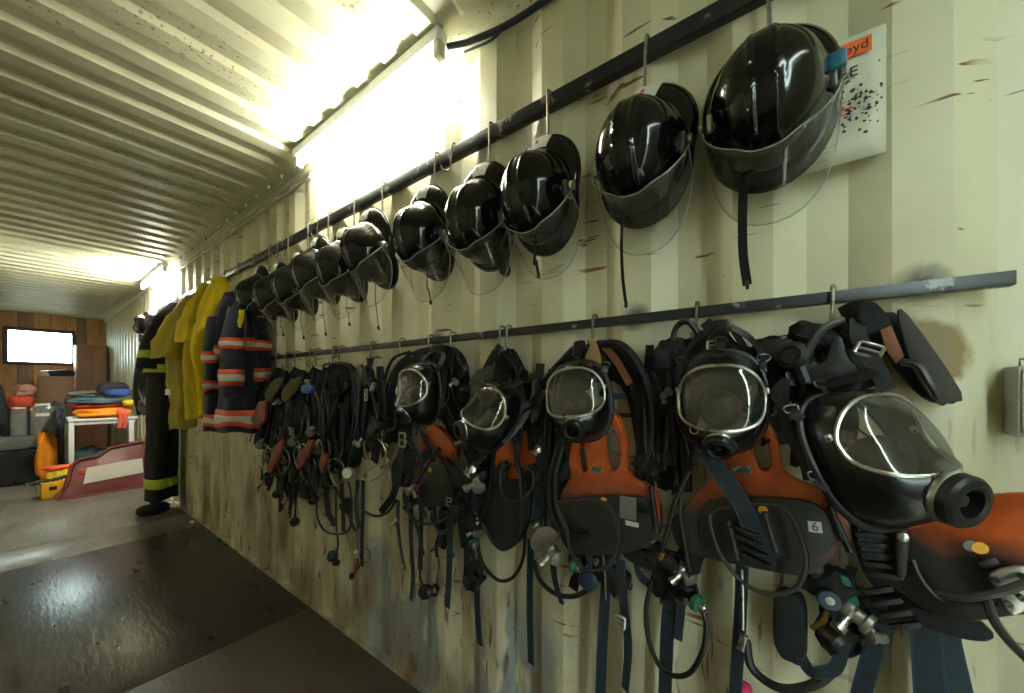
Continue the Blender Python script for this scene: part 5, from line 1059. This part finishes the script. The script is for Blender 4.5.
# gear hanging beyond the suit
t = T('breathing_apparatus', 'dark breathing set hanging beyond the black fire suit under the far lamp', 'breathing apparatus', Q(152, 318, 0.1), 'breathing sets on the upper rail')
t.pad('face_piece', 148, 324, 0.16, 0.10, 0.10, 0.12, 'rubber_gloss', wob=0.5, e=0.8); t.pad('demand_valve', 146, 338, 0.16, 0.06, 0.07, 0.06, 'rubber', wob=0.3)
for k, (a_, b_) in enumerate(((147, 138), (150, 143), (152, 146))): t.strap('shoulder_strap', [(a_, 335, 0.15), (b_, 365, 0.26-0.03*k), (b_-2, 395, 0.28-0.03*k), (b_+2, 415, 0.26)], 0.05, 'fabric_black', nrm=(-0.6, -0.8, 0))
t.hose('air_hose', [(146, 345, 0.18), (140, 370, 0.24), (139, 390, 0.26), (145, 405, 0.24), (150, 400, 0.2)], 0.012); t.pad('hip_pad', 145, 405, 0.22, 0.05, 0.09, 0.08, 'rust_brown', wob=0.4)
for y, a_ in ((3.12, 'the navy coat beside the breathing sets'), (3.45, 'the navy coat next to the trousers'), (3.75, 'the bright yellow trousers'), (4.12, 'the mid yellow trousers'), (4.57, 'the olive yellow trousers'), (5.3, 'the black fire suit'), (6.1, 'the dark set beyond the black suit')):
    s_hook(y, RU1, 0.06, 'steel hook on the top rail carrying '+a_, 'hooks carrying clothes', r=0.004)

# ------------------------------------------------------------------ far end of the container
def RY(u, v, y):
    d = V((st, ct, 0)) + V((ct, -st, 0))*((u-512)/F) + V((0, 0, 1))*((HZ-v)/F)
    return V((0, 0, CH)) + d*(y/d.y)
# lockers
t = T('locker', 'tall brown metal locker in the far corner beside the window', 'locker', (0.80, 10.9, 0))
x0, x1 = RY(76, 360, 10.7).x, RY(111, 360, 10.7).x; zt = RY(76, 344, 10.7).z
bm = NB(); box(bm, (x0, 10.72, 0.04), (min(x1, XW-0.02), 11.30, zt), 0.008); bd = t.part('body', bm, 'locker_brown')
xm = (x0+min(x1, XW-0.02))/2
for a_, b_ in ((x0+0.012, xm-0.004), (xm+0.004, min(x1, XW-0.02)-0.012)):
    bm = NB(); box(bm, (a_, 10.70, 0.07), (b_, 10.722, zt-0.03), 0.005); d_ = t.part('door', bm, 'locker_brown'); bm = NB(); box(bm, (b_-0.06, 10.685, 1.15), (b_-0.03, 10.702, 1.27), 0.004); t.part('handle', bm, 'steel_dark', d_)
bm = NB(); box(bm, (x0+0.02, 10.74, 0), (min(x1, XW-0.02)-0.02, 11.28, 0.042)); t.part('plinth', bm, 'locker_brown_dark')
t = T('locker', 'low brown cabinet below the window with a black bag on top', 'cabinet', (0.45, 10.5, 0))
x0, x1 = RY(38, 380, 10.3).x, RY(73, 380, 10.3).x; zl = RY(50, 376, 10.3).z
bm = NB(); box(bm, (x0, 10.32, 0.04), (x1, 10.68, zl), 0.008); t.part('body', bm, 'locker_brown'); bm = NB(); box(bm, (x0+0.012, 10.30, 0.08), (x1-0.012, 10.322, zl-0.03), 0.005); d_ = t.part('door', bm, 'locker_brown')
bm = NB(); box(bm, (x1-0.10, 10.285, 1.0), (x1-0.07, 10.302, 1.12), 0.004); t.part('handle', bm, 'steel_dark', d_); bm = NB(); box(bm, (x0+0.02, 10.34, 0), (x1-0.02, 10.66, 0.042)); t.part('plinth', bm, 'locker_brown_dark')
def lump(name, label, cat, o, sx, sy, sz, m, wob=0.3, e=0.7, rz=0.0, seed=0, group=None, rx=0.0):
    o = V(o); ob = obj(name, pillow(NB(), (0, 0, 0), sx, sy, sz, Matrix.Rotation(rz, 3, 'Z') @ Matrix.Rotation(rx, 3, 'Y'), e, wob, 28, 16, seed), m, sharp=75); ob.location = o; return tag(ob, label, cat, group)
c_ = RY(61, 371, 10.5); lump('duffel_bag', 'black duffel bag on top of the low brown cabinet', 'bag', (c_.x, 10.48, zl+0.052), 0.17, 0.13, 0.062, 'cloth_navy', 0.15, 0.6)
c_ = RY(49, 372, 10.5); lump('folded_sheets', 'pale folded sheets beside the black bag on the cabinet', 'papers', (c_.x-0.02, 10.5, zl+0.045), 0.09, 0.12, 0.05, 'table_white', 0.2, 0.4)
# table
tx0, tx1, ty0, ty1, tz = 0.38, 1.03, 7.6, 8.4, 0.885
t = T('table', 'white metal-legged table piled with folded clothing', 'table', ((tx0+tx1)/2, (ty0+ty1)/2, 0))
bm = NB(); box(bm, (tx0, ty0, tz-0.03), (tx1, ty1, tz), 0.006); t.part('table_top', bm, 'table_white'); bm = NB(); box(bm, (tx0+0.02, ty0+0.02, tz-0.08), (tx1-0.02, ty1-0.02, tz-0.03), 0.003); t.part('apron', bm, 'table_white')
for x in (tx0+0.03, tx1-0.06):
    for y in (ty0+0.04, ty1-0.04): bm = NB(); box(bm, (x-0.025, y-0.025, 0), (x+0.025, y+0.025, tz-0.03), 0.005); t.part('leg', bm, 'table_white')
GC = 'clothing piled on the white table'
lump('folded_coat', 'bright orange folded coat at the bottom of the pile on the table', 'coat', (0.72, 7.92, tz+0.072), 0.28, 0.30, 0.068, 'cloth_orange', 0.15, 0.6, seed=1, group=GC)
lump('folded_coat', 'rust red garment edge above the orange coat on the table', 'coat', (0.66, 7.95, tz+0.172), 0.25, 0.26, 0.026, 'cloth_red', 0.12, 0.6, seed=2, group=GC)
lump('folded_coat', 'teal coat sprawled over the orange coat on the table', 'coat', (0.66, 7.90, tz+0.24), 0.27, 0.26, 0.042, 'cloth_teal', 0.2, 0.6, seed=3, group=GC, rx=0.03)
lump('folded_coat', 'bright blue bundle on the pile near the far wall', 'bundle', (0.86, 7.80, tz+0.345), 0.13, 0.12, 0.055, 'cloth_blue', 0.25, 0.7, seed=4, group=GC)
lump('folded_coat', 'dark navy coats on the top of the clothing pile', 'coat', (0.84, 8.13, tz+0.395), 0.16, 0.16, 0.10, 'cloth_navy', 0.2, 0.6, seed=5, group=GC)
lump('folded_coat', 'grey-green jacket slung over the left of the pile', 'coat', (0.53, 8.0, tz+0.33), 0.14, 0.2, 0.042, 'cloth_grey', 0.25, 0.6, seed=6, group=GC, rx=-0.05)
lump('glove', 'yellow glove lying on the pile end by the black suit', 'glove', (0.95, 7.72, tz+0.195), 0.06, 0.1, 0.05, 'yellow_mid', 0.4, 0.7, seed=7)
lump('folded_coat', 'navy and grey jacket sliding off the table corner', 'coat', (0.315, 7.92, tz-0.04), 0.045, 0.22, 0.19, 'cloth_navy', 0.3, 0.7, seed=8, group=GC)
c_ = RY(122, 417, 7.56); t = T('red_strap', 'short red strap dangling over the table edge', 'strap', c_)
for k, (du, m_) in enumerate(((-2, 'cloth_red'), (3, 'cloth_red'))):
    bm = NB(); ribbon(bm, spline([RY(122+du, 410, 7.56)+V((0, 0.06, 0.02)), RY(122+du, 412, 7.56), RY(123+du, 420, 7.55), RY(121+du, 428, 7.56)], 5), 0.04, 0.006, (0, -1, 0)); t.part('strap_end', bm, m_)
# hanging grey tarp at the table's side
c_ = RY(55, 425, 8.6); lump('tarpaulin', 'grey brown tarpaulin slumped between the clear bins and the table', 'tarpaulin', (c_.x, 9.0, 0.5), 0.15, 0.2, 0.52, 'cloth_grey', 0.25, 0.6, seed=9)
lump('cloth_bundle', 'teal bundle standing on the floor under the table', 'bundle', (0.62, 8.15, 0.22), 0.2, 0.2, 0.22, 'cloth_teal', 0.35, 0.6, seed=10); lump('cloth_bundle', 'brown grey bundle on the floor behind the red board', 'bundle', (0.92, 8.0, 0.2), 0.1, 0.25, 0.2, 'cloth_grey', 0.35, 0.6, seed=12)
# red board leaning in front of the table
t = T('red_board', 'dark red board with beige stripe leaning against the white table', 'board', (0.64, 6.8, 0))
lean = V((0, 0.32, 0)); HB = 0.56
def BP(x, z, off=0.0): return V((x, 6.80+0.30*z/HB*1.0-off, z))
outl = [(0.27, 0.0), (1.0, 0.0), (1.03, 0.10), (1.03, 0.56), (0.84, 0.545), (0.70, 0.52), (0.60, 0.44), (0.44, 0.42), (0.38, 0.36), (0.33, 0.15)]
bm = NB(); plate(bm, [BP(x, z) for x, z in outl], (), back=(0, 0.045, 0.01), bev=0.006); bo = t.part('panel', bm, 'board_red')
bm = NB(); sweep(bm, [BP(x, z, 0.006) for x, z in outl], 0.02, 8, True); t.part('padded_edge', bm, 'board_red', bo)
bm = NB(); plate(bm, [BP(x, z, 0.008) for x, z in ((0.46, 0.14), (0.99, 0.18), (0.99, 0.36), (0.50, 0.32))], (), back=(0, 0.01, 0)); t.part('beige_stripe', bm, 'board_beige')
bm = NB(); box(bm, (-0.025, -0.012, -0.03), (0.025, 0.0, 0.03), 0.004, Matrix.Translation(BP(0.46, 0.28, 0.01))); t.part('red_latch', bm, 'cloth_red')
# yellow crate
c_ = V((0.235, 7.06, 0)); t = T('yellow_crate', 'small yellow plastic crate on the floor beside the red board', 'crate', c_)
bm = NB(); 
for (a_, b_) in (((-0.09, -0.12, 0), (0.09, 0.12, 0.012)), ((-0.09, -0.12, 0), (0.09, -0.108, 0.2)), ((-0.09, 0.108, 0), (0.09, 0.12, 0.2)), ((-0.09, -0.12, 0), (-0.078, 0.12, 0.2)), ((0.078, -0.12, 0), (0.09, 0.12, 0.2))): box(bm, V(a_)+c_, V(b_)+c_, 0.004)
t.part('crate_body', bm, 'crate_yellow'); bm = NB(); box(bm, V((-0.03, -0.124, 0.11))+c_, V((0.03, -0.118, 0.15))+c_, 0.003); t.part('crate_latch', bm, 'ink'); 
bm = NB(); sweep(bm, spline([c_+V((-0.20, -0.10, 0.20)), c_+V((-0.1, -0.11, 0.225)), c_+V((0.0, -0.08, 0.222)), c_+V((0.1, -0.03, 0.24))], 8), lambda f: 0.016+0.007*(math.sin(f*60) > 0), 8); o = obj('link_chain', bm, 'steel_dark', org=c_); o.location = c_; tag(o, 'dark link chain laid over the yellow crate', 'chain')
lump('cloth_bundle', 'yellow and red cloth heaped behind the yellow crate', 'bundle', (0.30, 7.4, 0.13), 0.10, 0.16, 0.14, 'yellow_mid', 0.4, 0.7, seed=14); lump('cloth_bundle', 'orange cloth stuffed between the black tub and the table', 'bundle', (0.22, 8.1, 0.36), 0.09, 0.16, 0.34, 'cloth_orange', 0.4, 0.7, seed=15)
lump('cloth_bundle', 'red strip of cloth over the yellow heap', 'bundle', (0.30, 7.40, 0.30), 0.12, 0.05, 0.03, 'cloth_red', 0.4, 0.7, seed=16)
# black tub, nested clear bins, standing clear canisters
tb = V((0.05, 8.45, 0)); t = T('storage_tub', 'large black plastic tub on the floor at the far end', 'tub', tb)
bm = NB(); hw, hd = 0.28, 0.22
for k, (zz, g_) in enumerate(((0.02, 0.94), (0.47, 1.0))): pass
lo = [V((sx*hw*0.93, sy*hd*0.93, 0.02))+tb for sx, sy in ((-1, -1), (1, -1), (1, 1), (-1, 1))]; hi = [V((sx*hw, sy*hd, 0.47))+tb for sx, sy in ((-1, -1), (1, -1), (1, 1), (-1, 1))]
lv = [bm.verts.new(p) for p in lo]; hvv = [bm.verts.new(p) for p in hi]; bm.faces.new(lv[::-1]); bm.faces.new(hvv)
for i in range(4): bm.faces.new((lv[i], lv[(i+1) % 4], hvv[(i+1) % 4], hvv[i]))
bmesh.ops.bevel(bm, geom=list(bm.edges), offset=0.02, segments=2, affect='EDGES'); t.part('tub_body', bm, 'tub_black'); bm = NB(); sweep(bm, [p+V((0, 0, -0.01)) for p in hi], 0.016, 8, True); t.part('tub_rim', bm, 'tub_black')
for k in range(3):
    z = 0.482+0.055*k; t = T('clear_bin', 'shallow clear bin in the nested stack on the black tub, %s up' % ('lowest', 'middle', 'topmost')[k], 'bin', (tb.x, tb.y, z), 'clear bins on the black tub')
    bm = NB(); box(bm, (tb.x-0.25, tb.y-0.19, z), (tb.x+0.25, tb.y+0.19, z+0.05), 0.012); t.part('bin_body', bm, 'bin_clear'); bm = NB(); sweep(bm, [V((tb.x+sx*0.26, tb.y+sy*0.20, z+0.045)) for sx, sy in ((-1, -1), (1, -1), (1, 1), (-1, 1))], 0.008, 6, True); t.part('bin_rim', bm, 'bin_clear')
z = 0.65
t = T('clear_canister', 'upright clear plastic canister with white lid on the bin stack', 'canister', (tb.x+0.14, tb.y-0.02, z)); bm = NB(); box(bm, (tb.x+0.03, tb.y-0.10, z), (tb.x+0.25, tb.y+0.08, z+0.40), 0.04); t.part('canister_body', bm, 'bin_clear'); bm = NB(); box(bm, (tb.x+0.07, tb.y-0.07, z+0.40), (tb.x+0.21, tb.y+0.05, z+0.43), 0.01); t.part('lid', bm, 'table_white')
bm = NB(); box(bm, (tb.x+0.08, tb.y-0.106, z+0.26), (tb.x+0.20, tb.y-0.1, z+0.30)); t.part('label', bm, 'sticker_white')
t = T('clear_tube', 'ribbed clear plastic cylinder beside the canister on the bin stack', 'cylinder', (tb.x-0.06, tb.y-0.04, z)); bm = NB(); lathe(bm, [(0.05, 0)]+[(0.068+0.006*(k % 2), 0.01+0.03*k) for k in range(12)]+[(0.06, 0.36), (0.004, 0.37)], (tb.x-0.06, tb.y-0.04, z), (0, 0, 1), 22); t.part('cylinder_body', bm, 'bin_clear'); bm = NB(); lathe(bm, [(0.062, 0), (0.062, 0.02), (0.004, 0.022)], (tb.x-0.06, tb.y-0.04, z+0.37), (0, 0, 1), 22); t.part('lid', bm, 'table_white')
# bags and clothes behind the tub
lump('red_clothing', 'red clothing heaped behind the clear bins', 'clothing', (0.0, 9.35, 1.06), 0.12, 0.16, 0.15, 'cloth_red', 0.4, 0.7, seed=20); lump('pink_clothing', 'pale pink clothing on the red heap', 'clothing', (0.04, 9.35, 1.27), 0.10, 0.12, 0.08, 'cloth_pink', 0.4, 0.7, seed=21)
lump('cloth_bundle', 'dark navy heap under the red clothing', 'bundle', (0.0, 9.38, 0.45), 0.16, 0.2, 0.46, 'cloth_navy', 0.2, 0.6, seed=22); lump('sack', 'big dark green rounded sack against the left of the bins', 'sack', (-0.38, 8.98, 0.78), 0.28, 0.20, 0.80, 'cloth_green', 0.12, 0.8, seed=23)
lump('cardboard_sheet', 'small pale block on the floor near the tub', 'block', (-0.28, 7.15, 0.06), 0.12, 0.1, 0.07, 'concrete_white', 0.2, 0.5, seed=24)
bm = NB(); box(bm, (-0.36, 7.6, 0), (-0.325, 7.64, 0.95), 0.004); o = obj('steel_post', bm, 'steel_dark', org=(-0.34, 7.62, 0)); o.location = (-0.34, 7.62, 0); tag(o, 'slim dark upright post in front of the black tub', 'post')
# litter
for i, (u, v, m_, l_) in enumerate(((192, 523, 'table_white', 'small white scrap on the floor by the wall'), (219, 541, 'cyan_clip', 'small teal cap on the floor at the wall foot'), (170, 504, 'table_white', 'white scrap on the floor beside the black suit'), (136, 570, 'tan_leather', 'tan scrap lying on the dark floor'))):
    d = V((st, ct, 0)) + V((ct, -st, 0))*((u-512)/F) + V((0, 0, 1))*((HZ-v)/F); p = V((0, 0, CH))+d*(CH/-d.z)
    lump('floor_scrap', l_, 'scrap', (min(p.x, XW-0.03), p.y, 0.011), 0.018, 0.022, 0.012, m_, 0.4, 0.7, seed=30+i)
lump('pink_ball', 'small pink plastic ball below the set with the 6 tag', 'ball', Q(745, 690, 0.05), 0.012, 0.014, 0.016, 'pink_plastic', 0.2, 0.8)
